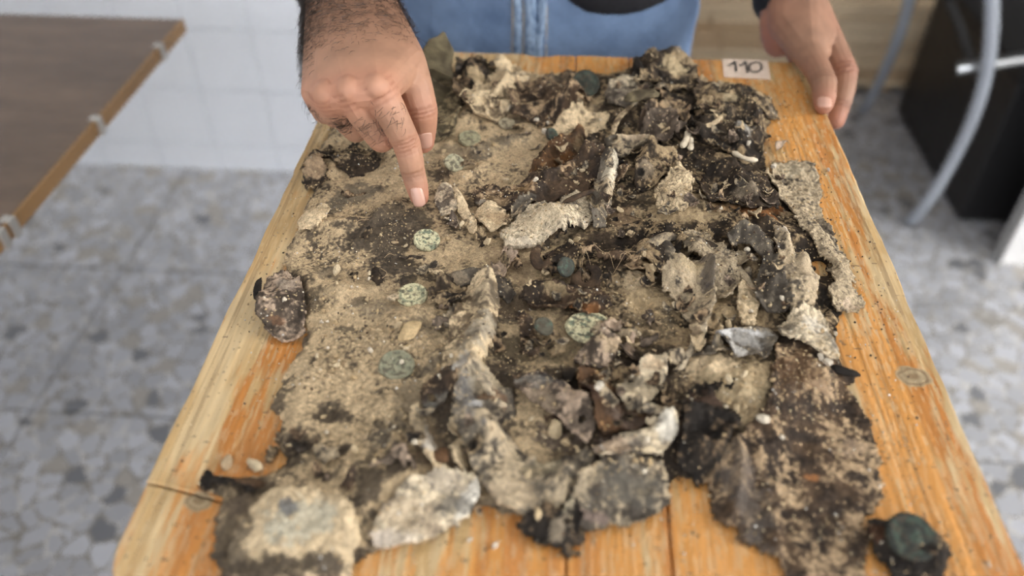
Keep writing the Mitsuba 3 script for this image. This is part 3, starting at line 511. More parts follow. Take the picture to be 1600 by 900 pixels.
sheet('textile_fragment', 'cracked bright tan slab of caked cloth in the middle, broken edge towards the front', [(780, 357), (796, 340), (814, 330), (834, 318), (862, 314), (884, 304), (908, 298), (918, 314), (926, 334), (922, 352), (898, 354), (880, 366), (858, 366), (838, 372), (800, 381), (786, 371)], 16, 4, 3.5, 'pale', .70, (2, 4), [([(800, 360), (850, 340), (905, 320)], 12, 4)], rag=4, wrinkle=1.4, grain=.7, peb=2.0, stains_or_light=[(885, 322, 10, 5, 0, .8, GR), (808, 372, 12, 4, 5, .8, (.68, .58, .44)), (840, 350, 20, 8, 10, .5, (.58, .46, .30))])
sheet('textile_fragment', 'small grey slab tucked under the dark band above the tan slab', [(796, 338), (798, 322), (822, 314), (840, 318), (824, 334), (806, 344)], 13, 2, 2, 'grey', .35, (1, 4), rag=2, wrinkle=.8)
sheet('textile_fragment', 'round tan flap of cloth left of the tan slab', [(738, 330), (752, 320), (776, 322), (796, 334), (800, 346), (784, 356), (768, 360), (752, 352)], 13, 2, 2.5, 'tan', .45, (-2.5, 5), [([(770, 340)], 13, 4)], rag=1.5, wrinkle=.6, stains_or_light=[(780, 340, 9, 6, 0, .5, (.28, .17, .085))])
sheet('textile_fragment', 'ribbed fan shaped leather piece beside the pointing fingertip', [(676, 312), (684, 290), (694, 282), (704, 286), (710, 304), (716, 328), (704, 336), (688, 330)], 11, 1.8, 2.5, 'pale', .42, (1, 4), [([(690, 286), (686, 326)], 2.2, 2.5), ([(697, 284), (697, 332)], 2.2, 2.5), ([(704, 290), (708, 330)], 2.2, 2.5)], rag=1.5, wrinkle=.5, grain=.2)
sheet('textile_fragment', 'narrow tan pleat running down from the ribbed fan shaped piece', [(706, 290), (716, 302), (732, 326), (744, 350), (748, 364), (736, 366), (724, 346), (712, 322)], 12, 2, 2.5, 'tan', .5, (1, 3), [([(710, 296), (730, 332), (742, 360)], 4.5, 5, 1)], rag=1.5, wrinkle=.6)
sheet('textile_fragment', 'upright grey and white ridge of stiff cloth with painted highlights, in the middle of the heap', [(918, 330), (924, 300), (934, 270), (944, 248), (958, 246), (964, 262), (960, 296), (952, 330), (942, 350), (926, 350)], 17, 2, 2.5, 'grey', .35, (2, 4), [([(932, 340), (946, 300), (952, 256)], 6.5, 10, 1)], rag=2, wrinkle=1.2, stains_or_light=[(954, 280, 5, 12, 0, .9, (.62, .55, .42)), (940, 320, 3, 14, 0, .5, DG)])  # pale streak paints the highlights along the ridge
sheet('textile_fragment', 'shaggy dark ball of cloth right of the grey and white ridge', [(988, 270), (996, 240), (1014, 226), (1040, 226), (1056, 240), (1060, 262), (1046, 276), (1020, 288), (1000, 290)], 18, 2, 3, 'dark', .42, (3, 5), [([(1020, 255)], 14, 7), ([(1000, 245), (1050, 240)], 4, 4)], rag=3, wrinkle=2.4, grain=.6, stains_or_light=[(1010, 270, 6, 4, 0, .6, (.33, .26, .18)), (1000, 272, 2.5, 2, 0, 1, (.012, .01, .008))])
sheet('textile_fragment', 'tan earthy slab with dark rim below the shaggy dark ball', [(1020, 320), (1030, 300), (1050, 280), (1066, 264), (1082, 280), (1076, 300), (1084, 318), (1060, 336), (1030, 338)], 14, 3, 2, 'tan', .7, (1.5, 4), [([(1040, 320), (1065, 285)], 9, 4)], rag=4, wrinkle=1.4, grain=.7, peb=2)
sheet('textile_fragment', 'dark earthy brown plate between the bone splinter and the pale grey strip', [(1086, 300), (1100, 272), (1130, 256), (1170, 258), (1196, 270), (1206, 300), (1218, 322), (1180, 330), (1140, 330), (1108, 322)], 12, 1.8, 1.5, 'dark', .22, (2, 5), [([(1110, 290), (1180, 290)], 12, 4)], rag=4, wrinkle=1.4, grain=.6, stains_or_light=[(1160, 312, 8, 5, 0, .6, (.30, .24, .17)), (1150, 268, 9, 3, 0, .5, (.3, .26, .2))])
sheet('textile_fragment', 'crust covered sheet with a rounded front end right of the middle', [(1056, 380), (1076, 368), (1104, 372), (1122, 384), (1134, 404), (1152, 428), (1160, 446), (1146, 462), (1126, 468), (1112, 456), (1106, 432), (1094, 410), (1070, 400)], 14, 2.6, 3, 'grey', .62, (1.5, 4), [([(1080, 382), (1120, 410), (1136, 450)], 10, 6), ([(1060, 385), (1090, 400)], 5, 3)], rag=3, wrinkle=1.4, grain=.7, peb=1.8, stains_or_light=[(1080, 388, 10, 6, 0, .7, DG), (1140, 440, 7, 5, 0, .5, DG), (1124, 424, 8, 9, 0, .5, (.5, .4, .27))])
sheet('textile_fragment', 'thick dark rope like fold curving beside the pointed stick of cloth', [(1126, 384), (1148, 372), (1178, 374), (1202, 392), (1212, 424), (1206, 446), (1194, 426), (1178, 402), (1156, 392), (1138, 398)], 15, 2, 2.5, 'grey', .12, (1, 3), [([(1130, 388), (1165, 380), (1196, 400), (1206, 436)], 7, 9)], rag=2, wrinkle=1, grain=.5)
sheet('textile_fragment', 'stiff pointed finger of grey cloth standing out at the right of the heap', [(1206, 358), (1222, 357), (1234, 376), (1244, 394), (1262, 404), (1274, 420), (1279, 450), (1272, 480), (1246, 489), (1226, 476), (1214, 442), (1209, 408), (1206, 380)], 15, 2.4, 3, 'grey', .58, (1, 4), [([(1213, 362), (1226, 392), (1234, 420)], 6.5, 9, 1), ([(1230, 420), (1248, 450), (1252, 480)], 13, 7)], rag=2.5, wrinkle=1.2, grain=.7, stains_or_light=[(1220, 376, 4, 12, 15, .75, (.56, .48, .38)), (1226, 432, 5, 6, 30, .75, DG), (1256, 440, 9, 10, 0, .45, (.48, .38, .26))])
sheet('textile_fragment', 'tan pad of caked earth left of the pointed finger of cloth', [(1148, 480), (1150, 456), (1168, 446), (1180, 456), (1184, 486), (1178, 514), (1158, 516)], 10, 2.2, 2, 'tan', .66, (.8, 4), [([(1165, 480)], 11, 3)], rag=2, wrinkle=.8, grain=.5)
sheet('textile_fragment', 'blackish creased cloth before the rope like fold', [(1176, 456), (1182, 430), (1196, 424), (1212, 440), (1226, 478), (1238, 490), (1208, 498), (1186, 494)], 11, 1.8, 1.5, 'grey', .2, (2, 4), [([(1188, 436), (1204, 486)], 4, 4), ([(1205, 440), (1228, 484)], 4, 4)], rag=3, wrinkle=1.8)
sheet('textile_fragment', 'dark crumpled cloth with pale crust around the forked strap', [(984, 392), (1004, 372), (1040, 362), (1062, 368), (1064, 400), (1058, 430), (1040, 446), (1010, 440), (990, 424)], 10, 1.8, 1, 'dark', .40, (2, 4), [([(1000, 430), (1050, 420)], 5, 3)], rag=4, wrinkle=2, grain=.5)
sheet('textile_fragment', 'earth covered cloth with a dark vertical fold at the centre right', [(1030, 440), (1056, 426), (1092, 424), (1112, 440), (1118, 476), (1112, 506), (1094, 520), (1070, 500), (1052, 474), (1036, 460)], 11, 2, 2, 'grey', .52, (2, 4), [([(1104, 430), (1112, 490), (1090, 560)], 6, 6, 1), ([(1050, 445), (1090, 440)], 8, 4)], rag=3, wrinkle=1.4, grain=.6, stains_or_light=[(1070, 440, 10, 6, 0, .7, (.46, .36, .22)), (1106, 450, 5, 14, 0, .8, (.07, .06, .055))])
sheet('textile_fragment', 'matted dark hairy band arching across the centre above the large coin', [(818, 464), (828, 448), (852, 444), (878, 450), (910, 452), (936, 462), (954, 478), (950, 494), (926, 496), (900, 492), (876, 482), (850, 478), (830, 482)], 13, 1.8, 2.5, 'brown', .16, (3, 4), [([(824, 460), (865, 452), (910, 468), (945, 488)], 8, 6)], rag=5, wrinkle=2.6, grain=.6, stains_or_light=[(908, 488, 10, 3, -10, .8, (.20, .085, .03)), (880, 460, 12, 3, -10, .6, (.34, .26, .15)), (830, 456, 10, 6, 0, .7, DK)])
sheet('textile_fragment', 'dark folded strap end at the left of the centre, above the long grey roll', [(690, 442), (706, 428), (734, 420), (764, 424), (790, 432), (806, 446), (804, 460), (788, 462), (766, 446), (738, 440), (712, 450)], 13, 1.8, 2.5, 'grey', .28, (3, 4), [([(694, 440), (740, 426), (800, 450)], 7, 7, 1)], rag=3, wrinkle=1.8, stains_or_light=[(740, 430, 18, 4, 0, .6, DG), (790, 446, 10, 6, 0, .7, DK), (710, 440, 8, 4, 20, .5, (.36, .28, .19))])
sheet('textile_fragment', 'long grey roll of cloth with its lit right side painted in, running down the middle', [(728, 448), (766, 436), (782, 460), (778, 495), (770, 530), (754, 564), (738, 594), (722, 608), (706, 598), (688, 582), (688, 556), (698, 520), (710, 480)], 13, 2.2, 1.0, 'tan', .45, (-.6, 5), [([(766, 444), (762, 495), (748, 545), (722, 596)], 12, 12, 1)], rag=.8, wrinkle=.6, grain=.25, stains_or_light=[(756, 520, 8, 16, -20, .75, (.36, .31, .235)), (732, 540, 6, 9, 0, .7, GR), (722, 578, 5, 6, 0, .85, (.6, .56, .5)), (736, 570, 6, 3, 0, .5, DG), (760, 470, 6, 12, 0, .4, GR)])  # right side painted as if lit from the right
sheet('textile_fragment', 'mauve grey curved strap with two pin holes at the lower middle', [(800, 586), (836, 578), (868, 592), (896, 616), (922, 644), (930, 670), (920, 694), (902, 684), (880, 660), (852, 640), (826, 622), (808, 606)], 13, 2.2, 3, 'mauve', .40, (-1, 4), [([(812, 592), (860, 612), (908, 660)], 12, 5)], [(908, 664, 1.8)], rag=1.2, wrinkle=.6, grain=.25, stains_or_light=[(862, 602, 12, 3, -38, .9, (.035, .03, .03)), (830, 596, 10, 5, -20, .6, (.24, .225, .20)), (850, 630, 9, 5, -35, .5, (.34, .26, .18))])
sheet('textile_fragment', 'broad grey cloth fold forming a V at the lower middle', [(702, 640), (712, 610), (732, 588), (752, 578), (776, 588), (800, 604), (806, 634), (792, 660), (808, 690), (836, 716), (862, 730), (892, 712), (922, 704), (930, 724), (908, 752), (884, 782), (858, 802), (822, 796), (790, 790), (760, 764), (738, 730), (716, 690)], 11, 2.2, 2.5, 'grey', .38, (3, 5), [([(748, 584), (764, 610), (790, 620)], 6, 5), ([(720, 640), (752, 710), (800, 770)], 12, 6), ([(860, 770), (900, 720)], 10, 6), ([(792, 640), (812, 690)], 7, -3)], [(796, 655, 3)], rag=2, wrinkle=1, grain=.3,
      stains_or_light=[(795, 770, 14, 9, 20, .7, (.46, .36, .24)), (735, 640, 6, 18, 10, .6, (.22, .21, .20)), (790, 656, 8, 5, 0, .9, DK), (770, 628, 8, 4, 0, .6, (.2, .11, .06)), (760, 600, 8, 9, 0, .5, (.34, .29, .21)), (850, 735, 10, 6, 0, .5, (.30, .25, .16)), (740, 650, 4, 4, 0, .7, (.45, .44, .43))])
sheet('textile_fragment', 'small dark brown loop of leather at the end of the long grey roll', [(658, 612), (672, 592), (694, 582), (716, 588), (720, 604), (704, 616), (686, 630), (668, 640), (656, 632)], 14, 2, 3, 'brown', .2, (1, 3), [([(662, 628), (682, 598), (712, 592)], 8, 6)], [(676, 624, 1.8)], rag=1.5, wrinkle=.6, stains_or_light=[(702, 590, 8, 3, 20, .8, DK), (684, 628, 8, 4, 20, .7, (.15, .14, .12)), (718, 590, 3, 5, 0, .9, WHT)])
sheet('textile_fragment', 'grey edged cloth strip curving down left of the V shaped fold', [(640, 650), (652, 640), (666, 654), (672, 682), (682, 700), (694, 724), (704, 742), (686, 746), (664, 720), (648, 690)], 10, 2, 2, 'tan', .5, (2, 4), [([(652, 650), (662, 690), (690, 738)], 6, 6, 1)], rag=2, wrinkle=1, stains_or_light=[(672, 688, 3, 12, 15, .7, (.50, .47, .43)), (656, 672, 4, 10, 0, .5, GR)])
sheet('textile_fragment', 'dark grey rounded flap at the front, right of the V shaped fold', [(884, 786), (906, 752), (930, 734), (962, 724), (1004, 716), (1036, 722), (1048, 752), (1044, 778), (1022, 802), (982, 818), (946, 814), (916, 822), (896, 812)], 10, 2.2, 2, 'grey', .34, (1.5, 5), [([(900, 790), (940, 745), (1020, 730)], 10, 4), ([(990, 780)], 16, 4)], rag=3, wrinkle=1, grain=.35, stains_or_light=[(985, 770, 18, 9, 0, .65, (.085, .078, .065)), (905, 765, 10, 6, 40, .6, (.42, .34, .23)), (920, 800, 12, 3, -10, .6, (.26, .19, .16)), (1015, 750, 5, 6, 0, .5, (.32, .26, .18))])
sheet('textile_fragment', 'light crusted leather lip between the rounded flap and the dark hollow', [(920, 712), (944, 700), (972, 690), (1000, 680), (1022, 668), (1044, 660), (1062, 674), (1054, 690), (1034, 704), (1010, 716), (976, 722), (944, 726)], 13, 2.2, 3, 'pale', .5, (2, 4), [([(940, 710), (1000, 694), (1050, 672)], 7, 6, -1)], rag=3, wrinkle=1.2, peb=2.2, stains_or_light=[(1040, 676, 6, 5, 0, .8, (.62, .58, .50)), (950, 712, 10, 4, 10, .6, (.44, .32, .22)), (1000, 704, 8, 4, 0, .5, (.18, .15, .12))])
sheet('textile_fragment', 'black tattered cloth hanging at the front end between the two flaps', [(812, 812), (836, 800), (862, 800), (890, 796), (900, 818), (902, 840), (910, 862), (886, 860), (866, 846), (842, 842), (820, 828)], 6, 1.6, 1, 'black', .25, (2, 4), [([(830, 812), (880, 820)], 7, 3)], rag=6, wrinkle=1.6, stains_or_light=[(872, 828, 4, 8, -30, .8, (.22, .18, .13)), (882, 790, 5, 6, 0, .8, (.42, .36, .25))])
sheet('textile_fragment', 'dark red brown leather around the hollow right of the mauve strap', [(900, 600), (930, 580), (950, 590), (960, 616), (974, 642), (1000, 650), (1020, 640), (1030, 660), (1000, 676), (960, 690), (934, 690), (926, 650)], 10, 1.8, 1.5, 'rust', .10, (2, 5), [([(912, 605), (945, 650), (960, 680)], 8, 4), ([(925, 590), (950, 620)], 4, 4)], rag=3, wrinkle=1.6, stains_or_light=[(930, 640, 12, 9, 0, .55, (.06, .035, .025)), (975, 668, 10, 6, 0, .5, (.20, .15, .12))])
sheet('textile_fragment', 'tan pointed chip of leather lying over the dark hollow, tip towards the front', [(960, 612), (972, 594), (990, 582), (1008, 566), (1026, 556), (1042, 560), (1044, 580), (1038, 602), (1018, 618), (998, 630), (975, 642), (967, 630)], 15, 2.4, 4.5, 'pale', .6, (2, 4), [([(1012, 572)], 8, 4), ([(975, 620), (1020, 600)], 9, 3)], rag=1.6, wrinkle=.8, grain=.4, stains_or_light=[(985, 598, 8, 6, 20, .7, GR), (1000, 618, 10, 6, 20, .5, (.56, .45, .30)), (1018, 574, 5, 4, 0, .4, (.42, .27, .15))])
sheet('textile_fragment', 'greyish crumbly flap above the tan pointed chip', [(892, 566), (908, 548), (934, 536), (960, 536), (968, 552), (956, 566), (934, 578), (910, 584)], 12, 2, 2, 'mauve', .45, (3, 4), [([(900, 562), (950, 545)], 6, 4)], rag=3, wrinkle=1.6, stains_or_light=[(950, 552, 7, 4, 20, .7, (.45, .34, .22))])
sheet('textile_fragment', 'glossy black strap with a painted white highlight at the right of the centre', [(1112, 540), (1124, 524), (1150, 518), (1184, 516), (1204, 520), (1210, 534), (1204, 556), (1196, 574), (1172, 566), (1150, 572), (1136, 562), (1122, 552)], 12, 2, 3, 'grey', .06, (2, 4), [([(1118, 532), (1160, 526), (1204, 526)], 7, 6, 1), ([(1140, 548), (1185, 552)], 9, 3)], rag=2.5, wrinkle=.9, grain=.25, stains_or_light=[(1150, 542, 16, 6, 0, .75, (.30, .29, .275)), (1124, 540, 5, 5, 0, .95, (.72, .71, .70)), (1160, 532, 12, 2, -5, .6, (.62, .61, .6)), (1150, 564, 6, 3, -30, .7, (.5, .48, .45)), (1170, 522, 26, 2.5, 0, .7, DK)])  # whitish patches paint the highlight on the strap
sheet('textile_fragment', 'whitish lumpy crust at the right end of the glossy black strap', [(1206, 540), (1214, 516), (1234, 500), (1258, 490), (1284, 492), (1298, 508), (1300, 532), (1312, 552), (1308, 570), (1286, 566), (1262, 552), (1236, 544)], 11, 2.6, 2, 'pale', .62, (1.2, 4), [([(1225, 530), (1275, 505)], 11, 5), ([(1290, 530), (1304, 560)], 5, 3)], rag=3, wrinkle=1.4, grain=.6, peb=2.2, stains_or_light=[(1276, 520, 9, 8, 0, .8, (.64, .58, .48)), (1214, 530, 6, 6, 0, .7, DG), (1302, 545, 4, 9, 0, .7, (.08, .075, .075))])
sheet('textile_fragment', 'dark leather folds left of the broad flat leather sheet', [(1052, 640), (1080, 612), (1104, 618), (1130, 640), (1146, 662), (1150, 690), (1130, 716), (1118, 750), (1096, 752), (1070, 742), (1052, 720), (1064, 690)], 8, 2, 1.5, 'black', .22, (2.5, 5), [([(1090, 625), (1110, 680), (1100, 740)], 8, 6), ([(1130, 660), (1128, 710)], 6, 6), ([(1070, 660), (1080, 720)], 6, 4)], rag=3, wrinkle=1.4, grain=.4, stains_or_light=[(1110, 640, 12, 8, 0, .5, (.10, .06, .04))])
sheet('textile_fragment', 'caked leather tongue with a white right rim, lowest at the left front', [(582, 858), (578, 824), (600, 796), (628, 766), (660, 752), (700, 744), (732, 748), (752, 764), (748, 786), (728, 808), (702, 826), (664, 850), (622, 862)], 6, 2, 1, 'pale', .58, (2, 5), [([(600, 850), (680, 838), (738, 790)], 8, 2.5), ([(640, 790)], 18, 3)], rag=3, wrinkle=1.0, grain=.5, stains_or_light=[(735, 778, 4, 11, -25, .9, (.70, .66, .58)), (712, 790, 8, 7, 20, .85, (.115, .105, .09)), (610, 846, 12, 5, 5, .7, (.66, .57, .48)), (690, 760, 14, 6, 0, .5, (.30, .26, .22)), (640, 810, 16, 9, 0, .5, (.48, .37, .25))])
sheet('textile_fragment', 'large round pad at the near left corner with a bluish grey bloom in its middle', [(352, 880), (360, 840), (386, 800), (420, 780), (470, 768), (520, 772), (552, 796), (566, 826), (560, 862), (545, 890), (520, 918), (400, 925), (360, 905)], 7, 2, .8, 'tan', .60, (1.5, 5), [([(380, 850), (440, 800), (520, 790)], 12, 3), ([(470, 835)], 22, 3), ([(545, 810), (556, 860)], 6, 3)], rag=4, wrinkle=.9, grain=.5, stains_or_light=[(476, 822, 16, 12, 20, .75, (.40, .38, .30)), (455, 810, 5, 5, 0, .9, (.13, .13, .13)), (450, 890, 28, 6, 6, .9, DK), (362, 860, 8, 16, 0, .8, DG), (520, 885, 6, 4, 0, .6, (.10, .08, .06))])
sheet('cloth_lump', 'rolled grey lump of cloth at the left edge of the heap', [(400, 470), (404, 440), (424, 424), (444, 412), (462, 428), (474, 446), (478, 470), (474, 500), (466, 522), (440, 520), (412, 508)], 10, 2, 1, 'mauve', .40, (2.5, 4), [([(438, 468)], 17, 11), ([(430, 432), (462, 440)], 6, 3), ([(405, 450), (410, 490)], 4, 3)], rag=3.5, wrinkle=1.4, grain=.4, cat='cloth lump', stains_or_light=[(450, 440, 8, 9, 0, .6, (.40, .33, .26)), (410, 468, 5, 4, 0, .95, DK), (420, 505, 12, 5, 0, .8, DK), (470, 480, 3, 14, 0, .8, DK), (430, 494, 5, 3, 0, .5, (.18, .09, .045))])  # bright upper right and dark lower edges are painted light and shade
sheet('textile_fragment', 'black ragged scrap sticking out at the left edge of the heap beside the hand', [(474, 290), (472, 262), (482, 246), (500, 236), (510, 228), (518, 240), (508, 256), (516, 276), (504, 292), (488, 296)], 7, 1.4, 1, 'dark', .30, (3, 4), [([(480, 285), (478, 255), (505, 240)], 3.5, 3)], rag=6, wrinkle=1.2, stains_or_light=[(496, 270, 8, 9, 0, .85, (.42, .30, .19))])
sheet('textile_fragment', 'dark frayed cloth in the shade below the curled fingers', [(516, 248), (530, 236), (560, 232), (590, 238), (600, 254), (580, 268), (552, 274), (528, 268)], 8, 1.4, 1.5, 'dark', .22, (3, 4), [([(525, 250), (585, 250)], 6, 4)], rag=6, wrinkle=1.6)
sheet('textile_fragment', 'black curled tatter pointing left at the near left edge', [(314, 742), (324, 736), (336, 744), (352, 752), (368, 748), (392, 752), (420, 756), (412, 770), (380, 774), (352, 768), (334, 764), (322, 768)], 6, 1.5, .8, 'black', .2, (3, 3), [([(330, 750), (400, 762)], 5, 4)], rag=4, wrinkle=1.2, stains_or_light=[(400, 760, 12, 3, 0, .5, (.14, .08, .04))])
sheet('textile_fragment', 'thin cracked flake of earth and cloth left of the upper coin on the left', [(462, 346), (470, 330), (490, 326), (512, 324), (520, 336), (508, 350), (486, 358), (468, 358)], 7, 1.6, 1, 'tan', .62, (2, 4), [([(475, 345), (510, 335)], 7, 2)], rag=2.5, wrinkle=1)
sheet('textile_fragment', 'dark fibrous cloth bridging the left coins and the long grey roll', [(668, 462), (682, 444), (706, 446), (722, 456), (724, 476), (706, 488), (684, 482), (670, 474)], 11, 1.6, 1.5, 'dark', .45, (2, 4), [([(680, 460), (715, 470)], 7, 3)], rag=4, wrinkle=1.8, grain=.6)

# ------------------------------------------------------------------ straps, coins, clods, bones and scraps
def height(x, y, r=2):
    i, j = int(round((x - GX0) / RES)), int(round((y - GY0) / RES))
    if not (0 <= i < NX and 0 <= j < NY): return 0.0
    return float(Z[max(0, i - r):i + r + 1, max(0, j - r):j + r + 1].max())
def on_top(px, py, h=8):
    """the place on the heap that shows at this pixel"""
    for _ in range(6): q = P(px, py, h); h = .5 * h + .5 * height(q[0], q[1]) * 1000
    q[2] = ZB + height(q[0], q[1]); return q
def paint(p, tone, soil, seed, mul=1.0):
    a, b, s = (np.array(c) for c in TONE[tone]); n1, n2, n3 = meshkit.fbm(p * 130, 3, seed), meshkit.fbm(p * 420, 3, seed + 4), np.random.default_rng(seed).random(len(p))
    c = lerp3(lerp3(b, a, sst(.35, .65, n1)), s, sst(.42, .60, .55 * n1 + .45 * n2 + soil - .5)); return np.clip(c * (.8 + .4 * n3)[:, None] * mul, .006, .8)
def strap(key, text, pts, tone, soil, width, thick, seed, cat='strap', roll=(0, 0, 1), rough=.6, mul=1.0):
    """a stiff band along pixel points (x, y, mm over the board), tapering at its ends; width and thickness in mm, one or one per point"""
    w = np.broadcast_to(np.asarray(width, float), len(pts))
    s = spline(np.column_stack([[P(x, y, h) for x, y, h in pts], w]), .0012); n = len(s)
    t = np.linspace(0, 1, n); r = s[:, 3] / 2 * MM * np.minimum(1, .35 + 5 * np.minimum(t, 1 - t))
    m = sweep(s[:, :3], r, 22, thick / np.mean(w), roll); v = m.vertices
    d = v - s[np.clip(np.arange(len(v)) // 22, 0, n - 1), :3]; k = meshkit.fbm(v * 260, 3, seed) - .5
    m.vertices = v + d / (np.linalg.norm(d, axis=1)[:, None] + 1e-9) * (k * rough * 2 * MM)[:, None]
    key = put(numbered(key), m, 'leather', True, color=paint(v, tone, soil, seed, mul)); lab(key, text, cat)
strap('leather_strap', 'olive brown strip of cloth standing upright at the far edge behind the pointing hand', [(672, 168, 6), (676, 130, 12), (680, 100, 22), (688, 74, 34), (692, 60, 40), (694, 50, 44)], 'olive', .25, [36, 34, 30, 24, 15, 8], 5, 1, 'cloth strip', (0, 1, .4), .9)
strap('leather_strap', 'forked strap crossing the dark crumpled cloth, its left branch', [(986, 420, 14), (1004, 396, 17), (1024, 378, 19), (1044, 370, 19), (1062, 372, 16)], 'grey', .5, [7, 7, 8, 8, 7], 4.5, 2)
strap('leather_strap', 'forked strap crossing the dark crumpled cloth, its right branch', [(1036, 374, 18), (1046, 394, 18), (1046, 414, 16), (1034, 430, 13)], 'grey', .45, [7, 8, 8, 6], 4.5, 3)
strap('leather_strap', 'pale grey twisted strip below the chip with the pointed tip', [(1102, 500, 14), (1092, 524, 14), (1080, 548, 13), (1066, 570, 12), (1052, 580, 11)], 'pale', .5, [6, 6, 5, 5, 4], 3.5, 5)
strap('leather_strap', 'pale vertical splinter of cloth behind the hood shaped fold', [(957, 214, 15), (960, 198, 16), (969, 182, 16), (983, 169, 16), (990, 162, 15)], 'tan', .5, [4, 4, 5, 4, 3], 2, 6)
strap('leather_strap', 'olive leaf shaped piece behind the hood shaped fold', [(976, 158, 20), (994, 150, 22), (1016, 146, 22), (1030, 146, 20)], 'olive', .4, [8, 13, 12, 8], 5, 7)
strap('leather_strap', 'yellowish sliver in the hollow right of the hood shaped fold', [(1096, 200, 18), (1112, 194, 19), (1124, 186, 20), (1130, 178, 20)], 'tan', .7, [5, 5, 4, 2], 2.5, 8)
strap('leather_strap', 'dark brown twisted strip along the top of the tan slab', [(880, 316, 20), (910, 304, 21), (930, 296, 21)], 'brown', .2, [4, 4, 3], 3, 9)
strap('leather_strap', 'dark twisted cord left of the centre hollow', [(842, 384, 13), (836, 402, 15), (846, 416, 14), (860, 408, 13), (864, 392, 12)], 'brown', .3, [6, 7, 7, 6, 5], 5, 10)
strap('leather_strap', 'brown ring like curl of leather beside the green strip', [(906, 424, 15), (900, 440, 13), (912, 450, 12), (928, 444, 13), (932, 426, 15), (918, 416, 16)], 'brown', .1, [7, 7, 7, 7, 7, 6], 6, 11)
strap('leather_strap', 'thin grey lip along the left side of the V shaped fold', [(744, 582, 15), (762, 604, 15), (776, 628, 14), (792, 634, 13)], 'pale', .55, [5, 6, 5, 4], 3, 12)
strap('leather_strap', 'dark brown upright flake at the left of the V shaped fold', [(686, 724, 13), (688, 710, 15), (694, 700, 13)], 'rust', .05, [10, 8, 4], 3, 13)
strap('leather_strap', 'pale flat sliver above the light crusted lip', [(1008, 656, 16), (1024, 658, 16), (1040, 664, 15)], 'pale', .8, [5, 7, 4], 3, 14)
strap('leather_strap', 'dark thin twig of leather poking over the right margin', [(1296, 574, 9), (1320, 580, 9), (1344, 586, 7)], 'black', .1, [7, 6, 4], 3.5, 15)
strap('leather_strap', 'black torn spike at the far edge left of the tufted mound', [(1000, 122, 16), (996, 104, 22), (994, 88, 26)], 'black', .1, [14, 10, 3], 5, 16, roll=(0, 1, .3))
strap('leather_strap', 'blackish ridge of cloth between the two hollows at the centre right', [(1088, 376, 18), (1110, 386, 19), (1128, 392, 17)], 'dark', .15, [6, 7, 4], 5, 17)
strap('leather_strap', 'grey stiff strip bending beside the blackish creased cloth', [(1146, 412, 15), (1160, 430, 15), (1172, 448, 14), (1180, 470, 12)], 'grey', .5, [5, 6, 6, 4], 4, 18)
strap('leather_strap', 'black frayed spike at the left tip of the cloth lump', [(404, 470, 10), (402, 456, 11), (404, 442, 12), (408, 434, 12)], 'black', .2, [5, 5, 4, 2], 2.5, 19)

def blob(size, seed, sub=3, rough=.35, flat=.7, facets=2.2):
    m = trimesh.creation.icosphere(sub); v = m.vertices; k = meshkit.fbm(v * facets * .5 + seed * 3.7, 4, seed)
    v = v * (1 + rough * 2 * (k - .5))[:, None] * np.array([1, .85, flat]); 
    for d in np.random.default_rng(seed).normal(size=(14, 3)):
        d /= np.linalg.norm(d); t = v @ d; v = v - np.outer(np.maximum(t - .55 * t.max(), 0) * .85, d)
    m.vertices = v * size; return m
